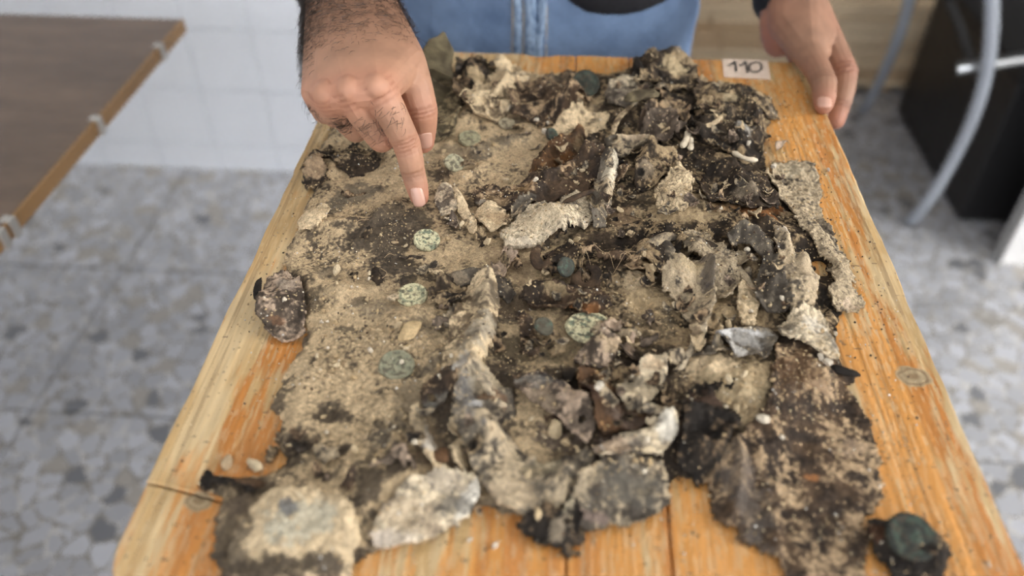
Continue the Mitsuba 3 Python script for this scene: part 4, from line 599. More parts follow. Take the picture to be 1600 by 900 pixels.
# coins
def coin(text, px, py, r, tilt, turn, seed, green, pale=(.53, .50, .325), h=10, lift=1.2, thick=1.9):
    rng = np.random.default_rng(seed); nr, na = 26, 96
    rr, aa = np.meshgrid(np.linspace(0, 1, nr), np.arange(na) / na * 2 * np.pi, indexing='ij')
    edge = 1 + .05 * (FB(np.cos(aa) * 1.6 + seed, np.sin(aa) * 1.6, seed, 3) - .5) * 2
    x, y = rr * np.cos(aa) * edge * r * MM, rr * np.sin(aa) * edge * r * MM
    relief = FB(x * 320 + seed, y * 320, seed, 3); rim = np.exp(-((rr - .86) / .07)**2); bust = np.exp(-(np.hypot(x * 1.5, y) / (.52 * r * MM))**4)
    z = (.5 * thick + .35 * rim + .55 * bust * (.4 + relief) + .35 * (relief - .5) - 1.0 * sst(.93, 1, rr)) * MM
    ring = np.exp(-((rr - .70) / .09)**2) + .55 * np.exp(-((rr - .22) / .20)**2)
    col = lerp3(np.array(pale), np.array((.085, .125, .095)), green * sst(.50, .66, FB(x * 420 + 5, y * 420, seed + 2, 3) + .30 * (ring - .45)))
    col = lerp3(col, np.array((.07, .055, .04)), .65 * sst(.60, .74, FB(x * 600, y * 600, seed + 5, 2))) * (.8 + .4 * rng.random(rr.shape))[..., None]
    v = np.vstack([np.stack([x, y, z], -1).reshape(-1, 3), np.stack([x[-1] * .97, y[-1] * .97, np.full(na, -.5 * thick * MM)], -1), [[0, 0, -.5 * thick * MM]]])
    i, j = np.meshgrid(np.arange(nr), np.arange(na), indexing='ij'); k = (j + 1) % na; i, j, k = i[:-1], j[:-1], k[:-1]
    q = np.stack([i * na + j, (i + 1) * na + j, (i + 1) * na + k, i * na + k], -1).reshape(-1, 4); B = nr * na; a = np.arange(na); b = (a + 1) % na
    f = np.vstack([q[:, [0, 1, 2]], q[:, [0, 2, 3]], np.stack([(nr - 1) * na + a, B + a, B + b], 1), np.stack([(nr - 1) * na + a, B + b, (nr - 1) * na + b], 1), np.stack([np.full(na, B + na), B + b, B + a], 1)])
    c = np.vstack([col.reshape(-1, 3), np.tile(np.array(pale) * .6, (na + 1, 1))])
    q = on_top(px, py, h); R = trimesh.transformations.rotation_matrix(math.radians(turn), [0, 0, 1])[:3, :3] @ trimesh.transformations.rotation_matrix(math.radians(tilt), [1, 0, 0])[:3, :3]
    v = v @ R.T + q + np.array([0, 0, lift * MM])
    key = put(numbered('coin'), trimesh.Trimesh(v, f, process=False), 'stone', True, color=c); lab(key, text, 'coin', 'ancient coins in the find')
coin('greenish white corroded coin lying just in front of the pointing fingertip', 667, 379, 8.8, 16, 30, 1, .8, lift=2.4, thick=2.6)
coin('round pale coin with blue green specks, front coin on the earthy left side', 644, 464, 9.6, 4, 10, 2, .65, (.56, .52, .33), lift=1.6)
coin('large oval coin with a bright blue green centre, in the dark middle of the heap', 919, 515, 13.5, -2, 15, 3, .8, (.55, .51, .33), lift=2.0)
coin('smooth grey green coin to the right of the hand', 734, 219, 9.0, 10, 20, 4, .25, (.34, .315, .20), lift=1.6)
coin('tilted grey green coin half sunk beside the pointing finger', 710, 258, 7.8, 26, 40, 5, .35, (.37, .345, .235), lift=1.8)
coin('dull olive coin bent and half buried at the foot of the crumbly earth', 620, 572, 10.2, 6, 20, 6, .30, (.27, .26, .18), lift=1.3)
coin('dark blue green coin standing in the cloth near the far edge', 914, 138, 12.0, 38, 8, 7, .3, (.034, .038, .032), lift=4, thick=2.6)
coin('blackened coin with a bluish bloom in the black leather lump at the near right corner', 1426, 838, 11.5, 10, 0, 8, .5, (.034, .038, .034), h=14, lift=-.4)
coin('blue green coin edge showing beside the brown leather curl in the centre', 884, 424, 6.5, 58, 50, 9, .6, (.06, .065, .055), lift=1.5)
coin('small corroded coin in a dark clump left of the large oval coin', 850, 512, 6.0, 24, 70, 10, .6, (.085, .08, .06), lift=1.2)
coin('blue green coin fragment under the white pebbles of the far middle', 862, 214, 5.6, 46, 60, 11, .6, (.055, .06, .052), lift=2)
coin('faint earth covered coin ring right of the smooth grey green coin', 792, 195, 7.0, 6, 0, 12, .2, (.33, .28, .19), lift=.8)

# bones and pale chips
def bone(text, pts, w, seed, cat='bone'):
    hs = [(on_top(x, y, 12)[2] - ZB) / MM for x, y in pts]; h = .7 * max(hs) + .3 * np.mean(hs) + w * .4
    s = spline(np.column_stack([[P(x, y, h) for x, y in pts], np.broadcast_to(w, len(pts))]), .0008)
    t = np.linspace(0, 1, len(s)); r = .5 * MM * w * np.minimum(1, .45 + 4 * np.minimum(t, 1 - t)) * (1 + .15 * np.cos(t * 6.3))
    m = sweep(s[:, :3], r, 14, .75); k = meshkit.fbm(m.vertices * 300, 3, seed)
    key = put(numbered('bone_splinter'), m, 'bone', True, color=np.clip(np.array((.66, .57, .43)) * (.62 + .7 * k)[:, None], 0, .8)); lab(key, text, cat)
bone('curved white bone splinter lying flat at the right margin below the far corner', [(1145, 237), (1156, 244), (1170, 249), (1184, 250)], 4.6, 1)
bone('upright cream bone splinter with a forked lower end, left of the curved one', [(1076, 204), (1072, 218), (1066, 230)], 5.2, 2)
bone('shorter cream bone splinter leaning against the upright one', [(1078, 214), (1080, 226), (1078, 234)], 4.4, 3)

# loose clods of earth, each its own
CLODS = [blob(1, k, 3, .42, .72) for k in range(8)]
for k, c in enumerate(CLODS):
    n = meshkit.fbm(c.vertices * 9 + k, 3, k); tone = [(.47, .36, .22), (.52, .41, .26), (.42, .31, .18), (.56, .46, .31), (.46, .34, .19), (.60, .53, .42), (.40, .30, .19), (.57, .51, .42)][k]
    scene[f'_{k}'] = ply(c, 'stone', True, color=np.clip(np.array(tone) * (.55 + .85 * n)[:, None], 0, .8))
CLODS = [scene.pop(f'_{k}') for k in range(8)]
def clod(px, py, mm, kind, seed, text=None, cat='clod', group=None, h=8, board=False, q=None):
    if q is None: q = P(px, py, 0) if board else on_top(px, py, h)
    r = np.random.default_rng(seed); key = numbered('pebble' if cat == 'pebble' else 'earth_clod'); s = mm / 2 * MM
    scene[key] = {**CLODS[kind], 'to_world': T().translate([float(q[0]), float(q[1]), float(q[2]) + s * .42]).rotate([0, 0, 1], float(r.random() * 360)).rotate([1, 0, 0], float(r.random() * 40 - 20)).scale([s * (.85 + .4 * r.random()), s * (.85 + .3 * r.random()), s])}
    lab(key, text, cat, group)
for px, py, mm, kind, text in (
        (527, 426, 11, 3, 'large tan clod on the dark patch above the left lump of cloth'), (400, 732, 12, 3, 'pale clod lying on the bare wood at the near left, right of the flat one'), (352, 728, 9, 6, 'flat brown clod lying on the bare wood at the near left'),
        (640, 524, 17, 4, 'biggest crumbly brown clod below the round pale coin'), (622, 512, 10, 1, 'cracked tan clod on the left of the biggest crumbly clod'), (868, 674, 13, 1, 'yellowish crumbly clod in the hollow below the mauve strap'), (884, 684, 8, 0, 'small yellowish clod on the right of the crumbly one in the hollow'),
        (1138, 596, 9, 3, 'round pale clod on the tan earth patch at the right'), (1162, 590, 7, 3, 'smaller round pale clod touching the tan earth patch, upper right'), (1194, 658, 9, 5, 'whitish clod at the lower corner of the tan earth patch'), (1150, 640, 7, 1, 'tan clod low on the tan earth patch'),
        (1021, 420, 10, 0, 'oblong tan clod beside the forked strap'), (1004, 412, 6, 1, 'small tan clod left of the oblong one by the forked strap'), (1166, 390, 6, 5, 'pale clod lodged in the curve of the rope like fold'), (893, 382, 8, 3, 'angular pale clod in the shade of the tan slab'), (902, 376, 7, 1, 'angular clod touching the pale one in the shade of the tan slab'),
        (790, 284, 8, 3, 'pale angular clod on the long dark band'), (836, 285, 6, 5, 'greyish clod on the long dark band, right of the pale one'), (722, 354, 7, 3, 'squarish clod in the gap of the narrow pleat'), (968, 330, 8, 1, 'yellow tan clod right of the upright ridge'), (772, 228, 6, 4, 'orange tan clod right of the smooth grey green coin'),
        (446, 470, 5, 5, 'small whitish clod on top of the rolled grey lump'), (762, 388, 8, 1, 'pale tan clod above the dark folded strap end'), (1138, 508, 7, 1, 'tan clod in the tan hollow at the right of the centre'), (910, 268, 6, 3, 'pale clod at the right end of the rust brown flap'), (836, 680, 5, 1, 'tiny tan clod at the mouth of the hollow'),
        (840, 805, 7, 0, 'tan clod at the front rim of the V shaped fold'), (826, 742, 7, 1, 'tan clod low inside the V shaped fold'), (1012, 706, 8, 3, 'pale clod on the light crusted lip'), (556, 704, 9, 1, 'tan clod among the soil of the left front'), (312, 784, 0.1, 6, '')):
    if text: clod(px, py, mm, kind, px, text, board=py > 725 and px < 410)
for px, py, mm, text in ((840, 190, 5.5, 'white pebble beside the blue green fragment, the upper one'), (850, 208, 8, 'largest white pebble, by the blue green coin fragment'), (856, 196, 5, 'white pebble between the two others by the blue green fragment'), (932, 615, 8, 'white chip on the red brown leather'), (1168, 228, 6, 'small white pebble left of the curved bone'),
        (1210, 262, 6, 'cream chip on the pale grey strip'), (1294, 268, 4.5, 'white chip on the bare wood at the right margin'), (1284, 556, 7, 'white knob at the end of the lumpy crust, left'), (1298, 562, 7, 'white knob at the end of the lumpy crust, right'), (776, 853, 4.5, 'white chip on the bare wood in front of the heap'), (732, 846, 4, 'white chip on the bare wood near the left tongue'), (1220, 684, 4, 'tiny white chip on the broad flat leather sheet')):
    clod(px, py, mm, 7, px + 1, text, 'pebble', board=text.find('bare wood') > 0)
rng = np.random.default_rng(11); n = 0
SPOTS = [(640, 530, 60, 40, 34), (1150, 620, 45, 50, 26), (510, 580, 35, 25, 22), (520, 500, 40, 30, 14), (610, 660, 70, 60, 24), (650, 380, 60, 60, 12), (1000, 500, 40, 50, 20), (1080, 320, 70, 40, 18), (880, 680, 60, 25, 10), (560, 440, 60, 40, 18),
         (1190, 480, 60, 40, 14), (460, 820, 70, 40, 10), (680, 560, 60, 40, 16), (950, 560, 60, 30, 10), (1280, 540, 30, 30, 12), (760, 230, 70, 30, 10), (820, 640, 60, 60, 10), (1000, 720, 50, 25, 12)]
for cx, cy, sx, sy, k in SPOTS:
    for _ in range(k):
        px, py = cx + sx * rng.normal() * .6, cy + sy * rng.normal() * .6; q = on_top(px, py)
        if height(q[0], q[1]) < .002: continue
        clod(px, py, 1.8 + 3.6 * rng.random()**2.2, int(rng.integers(0, 7)), n, 'small loose clod of ochre earth scattered on the find', group='small earth clods', q=q); n += 1

# crumbs too small to pick apart, one object
def crumbs():
    rng = np.random.default_rng(5); base = [trimesh.creation.icosphere(1 if k < 4 else 0) for k in range(8)]; vs, fs, cs, o = [], [], [], 0
    for b in base: b.vertices = b.vertices * (1 + .5 * (rng.random((len(b.vertices), 1)) - .5)) * [1, .85, .75]
    pal = np.array([(.50, .38, .23), (.56, .45, .29), (.42, .31, .18), (.62, .56, .46), (.66, .64, .60), (.05, .04, .03), (.09, .06, .04), (.33, .23, .13)])
    def add(x, y, z, s, c):
        nonlocal o
        b = base[rng.integers(0, 8)]; a = rng.random() * 6.28; R = np.array([[math.cos(a), -math.sin(a), 0], [math.sin(a), math.cos(a), 0], [0, 0, 1]])
        vs.append(b.vertices @ R.T * s + [x, y, z + s * .5]); fs.append(b.faces + o); cs.append(np.tile(pal[c] * (.75 + .5 * rng.random()), (len(b.vertices), 1))); o += len(b.vertices)
    n = 0
    while n < 9000:
        i, j = rng.integers(0, NX), rng.integers(0, NY); x, y = GX[i, j], GY[i, j]
        if Z[i, j] <= 0 or FB(np.array([x * 45]), np.array([y * 45]), 3)[0] < .42 + .3 * rng.random(): continue
        c = rng.choice(8, p=[.28, .24, .2, .08, .03, .05, .06, .06]); add(x, y, ZB + Z[i, j] - .0001, MM * (.22 + .6 * rng.random()**3), c); n += 1
    n = 0
    near = ndimage.distance_transform_edt(Z <= 0) * RES
    while n < 2600:
        i, j = rng.integers(0, NX), rng.integers(0, NY); x, y = GX[i, j], GY[i, j]
        if Z[i, j] > 0 or not OUT.buffer(-.006).contains(shapely.Point(x, y)) or rng.random() > math.exp(-near[i, j] / .018) + .03: continue
        right = x > .05
        c = rng.choice(8, p=[.10, .06, .10, .10, .10, .26, .16, .12] if right else [.26, .14, .22, .08, .03, .07, .08, .12]); add(x, y, ZB, MM * (.18 + .55 * rng.random()**3.5), c); n += 1
    put('soil_crust__crumbs', trimesh.Trimesh(np.vstack(vs), np.vstack(fs), process=False), 'stone', False, color=np.vstack(cs)); lab('soil_crust__crumbs', 'crumbs and grains of earth strewn over the find and the board', kind='stuff')
crumbs()

# rootlets and loose fibres, each a thin curl
rng = np.random.default_rng(77)
for k in range(46):
    px, py = ((960, 440, 60, 60), (1090, 300, 90, 80), (860, 300, 90, 80), (620, 420, 80, 70), (1230, 640, 60, 80), (720, 640, 60, 80))[k % 6][:2]; px, py = px + rng.normal() * 60, py + rng.normal() * 55; q = on_top(px, py, 10)
    if height(q[0], q[1]) < .003: continue
    a, L, cv = rng.random() * 6.28, (.006 + .012 * rng.random()), rng.normal() * 1.2; pts = [q + [0, 0, .0002]]
    for t in (.3, .6, 1.0): u = a + cv * t; z = q + L * t * np.array([math.cos(u), math.sin(u), 0]); z[2] = max(ZB + height(z[0], z[1]) + .0004, q[2]) + .0012 * math.sin(t * 3.1); pts.append(z)
    key = put(numbered('rootlet'), sweep(spline(np.array(pts), .0012), .00016, 5), ('root_dark', 'root_tan')[k % 3 == 0]); lab(key, 'thin curled rootlet or fibre lying on the find', 'fibre', 'rootlets on the find')
mat('root_dark', (.06, .035, .02), .7); mat('root_tan', (.38, .27, .16), .7)

# small torn scraps of leather, each its own
def scrap_mesh(seed):
    r = np.random.default_rng(seed); n, m = 15, 11; u, v = np.meshgrid(np.linspace(-1, 1, n), np.linspace(-1, 1, m), indexing='ij')
    a = np.arctan2(v, u); k = np.maximum(abs(u), abs(v)); rad = k * (.75 + .5 * FB(np.cos(a) * 1.3 + seed, np.sin(a) * 1.3, seed, 3)); x, y = rad * np.cos(a) * 1.25, rad * np.sin(a) * .8
    z = (.25 + .5 * r.random()) * (x * x) - .2 * y * y + .35 * (FB(x * 2 + seed, y * 2, seed + 1, 2) - .5)
    i, j = np.meshgrid(np.arange(n - 1), np.arange(m - 1), indexing='ij'); q = np.stack([i * m + j, (i + 1) * m + j, (i + 1) * m + j + 1, i * m + j + 1], -1).reshape(-1, 4)
    t = np.stack([x, y, z], -1).reshape(-1, 3); b = t - [0, 0, .16]; N = n * m
    f = np.vstack([q[:, [0, 1, 2]], q[:, [0, 2, 3]], q[:, [2, 1, 0]] + N, q[:, [3, 2, 0]] + N])
    ring = np.concatenate([np.arange(n - 1) * m, (n - 1) * m + np.arange(m - 1), (n - 1 - np.arange(n - 1)) * m + m - 1, m - 1 - np.arange(m - 1)]); nx = np.roll(ring, -1)
    f = np.vstack([f, np.stack([nx, ring, ring + N], 1), np.stack([nx, ring + N, nx + N], 1)]); return trimesh.Trimesh(np.vstack([t, b]), f, process=False).subdivide()
SCR = []
for k in range(8):
    mm = scrap_mesh(k); SCR.append(ply(mm, 'leather', True, color=paint(mm.vertices * .006, ('dark', 'brown', 'grey', 'grey', 'mauve', 'brown', 'tan', 'brown')[k], (.5, .45, .45, .55, .5, .4, .6, .55)[k], k)))
rng = np.random.default_rng(23)
for cx, cy, sx, sy, k in ((1100, 210, 90, 50, 26), (900, 250, 90, 60, 18), (1150, 310, 60, 40, 18), (1010, 330, 70, 50, 16), (880, 440, 80, 40, 16), (1190, 440, 60, 50, 16), (830, 540, 60, 40, 12), (1000, 620, 60, 50, 14), (760, 150, 60, 30, 10), (1000, 130, 50, 25, 10), (1060, 480, 60, 40, 12), (950, 590, 50, 30, 8), (730, 690, 60, 50, 8), (480, 720, 60, 40, 6)):
    for _ in range(k):
        px, py = cx + sx * rng.normal() * .6, cy + sy * rng.normal() * .6; q = on_top(px, py, 12)
        if height(q[0], q[1]) < .003: continue
        s = MM * (1.8 + 3.4 * rng.random()**1.6); key = numbered('leather_scrap'); i = int(rng.integers(0, 8))
        scene[key] = {**SCR[i], 'to_world': T().translate([float(q[0]), float(q[1]), float(q[2]) + s * .12]).rotate([0, 0, 1], float(rng.random() * 360)).rotate([1, 0, 0], float(rng.normal() * 22)).rotate([0, 1, 0], float(rng.normal() * 22)).scale(s)}
        lab(key, 'small torn curled scrap of leather or cloth lying on the heap', 'scrap', 'small leather scraps')

# ================================================================== the person
def skin_color(v, n, red, seed=0):
    """skin with mottling; red: list of (point, radius m, amount)"""
    base = np.array((.425, .232, .150)); a = meshkit.fbm(v * 60, 3, seed); b = meshkit.fbm(v * 420, 3, seed + 3)
    c = base * (.72 + .46 * a + .10 * (b - .5))[:, None]
    for q, r, k in red:
        w = k * np.exp(-(np.linalg.norm(v - q, axis=1) / r)**2); c = lerp3(c, np.array((.58, .205, .135)), w)
    tan = sst(-.005, .07, (v - HANDREF) @ HANDDIR) * (np.linalg.norm(v - HANDREF, axis=1) < .5); c = c * (1 - .30 * tan)[:, None]  # darkens the skin from the knuckles back along the arm
    return np.clip(c, 0, .8)
def sk_bump(p, n, uv):
    a, b, r = voronoi(p.x * 900 + p.z * 400, p.y * 900 - p.z * 500)
    return .6 * smoothstep(0, .35, b - a) + .6 * fbm(p.x * 300, p.y * 300, p.z * 300, 3)
scene['skin'] = {'type': 'twosided', 'bsdf': {'type': 'bumpmap', 'arbitrary': proc(sk_bump, 3e-4), 'scale': .00035, 'nested': {'type': 'principled', 'base_color': {'type': 'mesh_attribute', 'name': 'vertex_color'}, 'roughness': .46, 'specular': .42, 'sheen': .15}}}
mat('nail', (.54, .315, .24), .28, .5, clearcoat=.3); mat('hair', (.018, .012, .009), .45, .4)
mm = MM
PERSON = 'person'
# --- pointing hand: (pixel x, y, distance in m) and radius in mm
rI = [(U(592, 142, .528), 12.2), (U(616, 184, .535), 10.4), (U(634, 221, .545), 9.7), (U(641, 246, .550), 8.9), (U(645, 268, .556), 8.5), (U(651, 290, .560), 8.0), (U(655.5, 308, .5635), 6.6)]
rM = [(U(549, 146, .530), 12.0), (U(570, 182, .540), 10.3), (U(596, 216, .552), 10.0), (U(597, 212, .566), 9.0), (U(588, 188, .584), 8.5), (U(575, 165, .592), 8.0)]
rR = [(U(514, 152, .537), 11.0), (U(532, 178, .549), 9.6), (U(556, 202, .563), 9.4), (U(556, 200, .575), 8.6), (U(548, 178, .590), 8.2), (U(545, 160, .596), 7.6)]
rP = [(U(493, 144, .552), 9.8), (U(504, 165, .562), 8.4), (U(523, 183, .575), 8.0), (U(526, 182, .585), 7.4), (U(524, 166, .597), 7.0)]
rT = [(U(610, 52, .588), 15.0), (U(634, 98, .566), 14.6), (U(648, 135, .564), 12.8), (U(658, 172, .567), 11.8), (U(661, 198, .577), 10.0), (U(661, 222, .586), 8.2)]
W1, W2, W3, W4 = U(519, 6, .622), U(577, 8, .622), U(522, 6, .644), U(574, 8, .644)
E1, E2 = np.array([-.275, .86, 1.00]), np.array([-.235, .85, .985])
def hand_parts(fingers, thumb, wrist, palm):
    s = lambda q: (q[0], q[1] * mm); out = []
    for f in fingers: out += chain(*[s(q) for q in f])
    out += chain(*[s(q) for q in thumb])
    w = [(q, r) for q, r in wrist]; heads = [s(f[0]) for f in fingers]
    for a, b in zip(heads, heads[1:]): out.append(hull(a, b, (a[0] + palm, .010), (b[0] + palm, .010), *w))
    for f, g in zip(fingers, fingers[1:]): out.append(hull((f[0][0] * .6 + f[1][0] * .4, .0075), (g[0][0] * .6 + g[1][0] * .4, .0072), (f[0][0] + palm * .6, .009), (g[0][0] + palm * .6, .009)))
    out.append(hull(s(thumb[0]), s(thumb[1]), heads[0], *w)); return out
fwd_in = FWD * .016 + np.array([0, 0, -.006])
parts = hand_parts([rI, rM, rR, rP], rT, [(W1, .0205), (W2, .0205), (W3, .018), (W4, .018)], fwd_in)
parts.append(hull((rI[0][0] + fwd_in, .010), (rP[0][0] + fwd_in * 1.4, .010), (U(600, 90, .60), .012), (U(520, 90, .60), .012)))
parts.append(hull((rT[1][0], .0125), (rI[0][0] * .55 + rT[0][0] * .45, .012), (U(618, 110, .56), .010)))               # web of the thumb
F1, F2 = W1 * .55 + E1 * .45, W2 * .55 + E2 * .45
parts += [hull((W1, .0205), (W2, .0205), (W3, .018), (W4, .018), (F1, .033), (F2, .031)), hull((F1, .033), (F2, .031), (E1, .041), (E2, .040))]
for f in (rI, rM, rR): parts.append(hull((f[0][0] - FWD * .0048 + np.array([0, 0, .001]), .0096), (f[0][0] * .88 + W1 * .06 + W2 * .06, .008)))     # knuckles standing out
for f, t in ((rI, .62), (rM, .42), (rR, .2)): parts.append(hull((f[0][0] - FWD * .003, .0075), ((W1 * (1 - t) + W2 * t) * .55 + f[0][0] * .45 - FWD * .0085, .0048), ((W1 * (1 - t) + W2 * t) - FWD * .014, .0062)))  # tendons
for p_, r_ in ((rI[2], 9.0), (rM[2], 9.2), (rR[2], 8.6), (rT[3], 10.6)): parts.append(sphere(p_[0] - FWD * .0012, r_ * mm))
hr = smoothed(union(parts), .0026, 9, 1)
CR = {}
def crease(m, at, axis, depth, width, offs, back):
    """shallow transverse folds across a joint, on its back side"""
    v = m.vertices; n = m.vertex_normals; a = axis / np.linalg.norm(axis); d = v - at; t = d @ a; near = np.linalg.norm(d - t[:, None] * a, axis=1) < .0125
    w = np.zeros(len(v)); rough = (meshkit.noise(v * 500, 3) - .5) * .0012
    for o, k in offs: w += k * np.exp(-((t + rough - o) / width)**2)
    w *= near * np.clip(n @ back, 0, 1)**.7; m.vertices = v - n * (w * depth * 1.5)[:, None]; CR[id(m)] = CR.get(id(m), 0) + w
back = -FWD
crease(hr, rI[2][0], rI[3][0] - rI[1][0], .0008, .0009, [(-.004, .7), (-.0015, 1), (.001, .8), (.0035, .9), (.006, .5)], back)
crease(hr, rI[4][0], rI[5][0] - rI[3][0], .0006, .0008, [(-.0015, 1), (.001, .8), (.003, .4)], back)
crease(hr, rT[3][0], rT[4][0] - rT[2][0], .0006, .0009, [(-.003, .8), (0, 1), (.003, .8)], back)
for f in (rI, rM, rR): crease(hr, f[0][0], f[1][0] - f[0][0], .0004, .0010, [(-.005, .6), (-.001, .8), (.003, .8), (.007, .6)], back)
HANDREF = (rI[0][0] + rP[0][0]) / 2; HANDDIR = (W1 + W2) / 2 - HANDREF; HANDDIR = HANDDIR / np.linalg.norm(HANDDIR)
# --- holding hand
lT = [(U(1228, 38, .752), 16.5), (U(1262, 84, .722), 13.6), (U(1279, 112, .699), 11.2), (U(1287, 130, .687), 10.8), (U(1288, 150, .677), 9.8), (U(1287, 164, .671), 7.8)]
lI = [(U(1288, 48, .757), 13.5), (U(1306, 78, .748), 11.0), (U(1322, 112, .738), 10.4), (U(1320, 140, .733), 9.4), (U(1313, 166, .729), 8.8), (U(1306, 189, .728), 7.8)]
lM = [(U(1275, 52, .778), 13.2), (U(1296, 90, .774), 10.6), (U(1304, 122, .768), 10.0), (U(1296, 150, .764), 9.0), (U(1280, 178, .760), 8.0)]
lR = [(U(1255, 54, .794), 12.6), (U(1276, 96, .792), 10.0), (U(1284, 124, .788), 9.4), (U(1272, 150, .784), 8.4), (U(1256, 172, .780), 7.6)]
lP = [(U(1232, 56, .806), 11.6), (U(1250, 98, .808), 9.0), (U(1256, 120, .806), 8.2), (U(1246, 142, .802), 7.2), (U(1234, 158, .798), 6.6)]
V1, V2, V3, V4 = U(1226, -14, .778), U(1253, -14, .768), U(1219, -12, .800), U(1240, -12, .802)
K1, K2 = np.array([.285, 1.00, .975]), np.array([.30, .985, .99])
pl = hand_parts([lI, lM, lR, lP], lT, [(V1, .018), (V2, .018), (V3, .018), (V4, .018)], np.array([-.016, .004, -.004]))
pl.append(hull((U(1214, 34, .772), .0165), (U(1217, 66, .790), .0150), (V3, .018), (lP[0][0], .0115)))               # heel of the hand
pl.append(hull((lT[1][0], .0125), (lI[0][0] * .6 + lT[0][0] * .4, .013), (lI[1][0] * .5 + lT[1][0] * .5, .0085)))
H1, H2 = V1 * .5 + K1 * .5, V2 * .5 + K2 * .5
pl += [hull((V1, .018), (V2, .018), (V3, .018), (V4, .018), (H1, .031), (H2, .031)), hull((H1, .031), (H2, .031), (K1, .041), (K2, .041))]
pl += [sphere(lT[3][0] - FWD * .001, .0108), sphere(lI[2][0] - FWD * .001, .0104)]
hl = smoothed(union(pl), .0028, 9, 1)
crease(hl, lT[3][0], lT[4][0] - lT[2][0], .0006, .0010, [(-.003, .8), (0, 1), (.003, .8)], back)
crease(hl, lI[2][0], lI[3][0] - lI[1][0], .0009, .0012, [(-.005, .8), (0, 1), (.005, .9)], back)
crease(hl, lI[4][0], lI[5][0] - lI[3][0], .0006, .0010, [(-.002, .9), (.002, .9)], back)
# --- the rest of the body under the clothes, with neck and head
CX = -.030
SR, SL, NECK = np.array([-.215, .93, 1.355]), np.array([.160, .93, 1.355]), np.array([CX, .925, 1.42])
HIP = np.array([CX, .885, .86])
bd = [hull((E1, .041), (E2, .040), (SR, .052)), hull((K1, .041), (K2, .041), (SL, .052)), hull((SR, .05), (SL, .05), (NECK, .055), (HIP + [-.08, 0, .18], .10), (HIP + [.08, 0, .18], .10)), hull((HIP + [-.08, 0, .18], .10), (HIP + [.08, 0, .18], .10), (HIP + [-.07, 0, 0], .095), (HIP + [.07, 0, 0], .095)),
      hull((NECK, .055), (np.array([CX, .895, 1.50]), .052)), hull((np.array([CX, .895, 1.60]), .082), (np.array([CX, .865, 1.59]), .072), (np.array([CX, .835, 1.525]), .045)), hull((np.array([CX, .795, 1.575]), .010), (np.array([CX, .782, 1.553]), .013))]
for sx in (-1, 1):
    bd += [hull((HIP + [sx * .075, 0, -.02], .088), (np.array([CX + sx * .095, .90, .47]), .055)), hull((np.array([CX + sx * .095, .90, .47]), .055), (np.array([CX + sx * .10, .93, .09]), .038)), hull((np.array([CX + sx * .10, .945, .045]), .034), (np.array([CX + sx * .115, .80, .03]), .026)), hull((np.array([CX + sx * .079, .88, 1.575]), .014), (np.array([CX + sx * .080, .885, 1.60]), .012))]
body = smoothed(union(bd), .02, 4)
vb = np.vstack([body.vertices, hr.vertices, hl.vertices]); nb = np.vstack([body.vertex_normals, hr.vertex_normals, hl.vertex_normals])
fb = np.vstack([body.faces, hr.faces + len(body.vertices), hl.faces + len(body.vertices) + len(hr.vertices)])
red = [(rI[0][0], .012, .55), (rM[0][0], .012, .6), (rR[0][0], .011, .6), (rP[0][0], .010, .4), (rI[6][0], .012, .5), (rI[2][0], .009, .35), (rT[3][0], .012, .4), (rT[5][0], .014, .5), (rM[2][0], .011, .3),
       (lT[5][0], .014, .5), (lI[2][0], .014, .45), (lI[5][0], .016, .6), (lT[2][0], .012, .25), (lP[0][0], .03, .6), (U(1208, 60, .775), .03, .6), (lI[0][0], .015, .3)]
cb = skin_color(vb, nb, red)
sh = np.concatenate([np.zeros(len(body.vertices)), CR[id(hr)], CR[id(hl)]]); cb = lerp3(cb, cb * np.array((.62, .50, .46)), np.clip(sh, 0, 1) * .8)  # joint creases darkened in the skin colour, in place of their shade
put('person__body', trimesh.Trimesh(vb, fb, process=False), 'skin', True, color=cb); lab('person__body', 'skin of the hands and arms, darker from the knuckles back')
def nail(at, axis, up, wd, ln, r):
    a = axis / np.linalg.norm(axis); u = up - a * (a @ up); u /= np.linalg.norm(u); s = np.cross(a, u)
    n, m = 17, 13; x, y = np.meshgrid(np.linspace(-1, 1, n), np.linspace(-1, 1, m), indexing='ij')
    px, py = x * np.sqrt(1 - .30 * np.abs(y)**3), y * np.sqrt(1 - .28 * x**2)
    an = px * wd / r; dome = .00035 * (1 - np.maximum(abs(x), abs(y))**4) - .0010 * (py * .5 - .1)**2
    def lay(off): R = r + dome + off; return at + (np.sin(an) * R)[..., None] * s + (np.cos(an) * R - r)[..., None] * u + (py * ln)[..., None] * a
    t, b = lay(.0003).reshape(-1, 3), lay(-.0012).reshape(-1, 3); i, j = np.meshgrid(np.arange(n - 1), np.arange(m - 1), indexing='ij')
    q = np.stack([i * m + j, (i + 1) * m + j, (i + 1) * m + j + 1, i * m + j + 1], -1).reshape(-1, 4); N = n * m; f = np.vstack([q, q[:, ::-1] + N])
    ring = np.concatenate([np.arange(n - 1) * m, (n - 1) * m + np.arange(m - 1), (n - 1 - np.arange(n - 1)) * m + m - 1, m - 1 - np.arange(m - 1)]); nx = np.roll(ring, -1)
    f = np.vstack([f, np.stack([nx, ring, ring + N, nx + N], 1)]); mesh = trimesh.Trimesh(np.vstack([t, b]), np.vstack([f[:, [0, 1, 2]], f[:, [0, 2, 3]]]), process=False); mesh.fix_normals(); return mesh
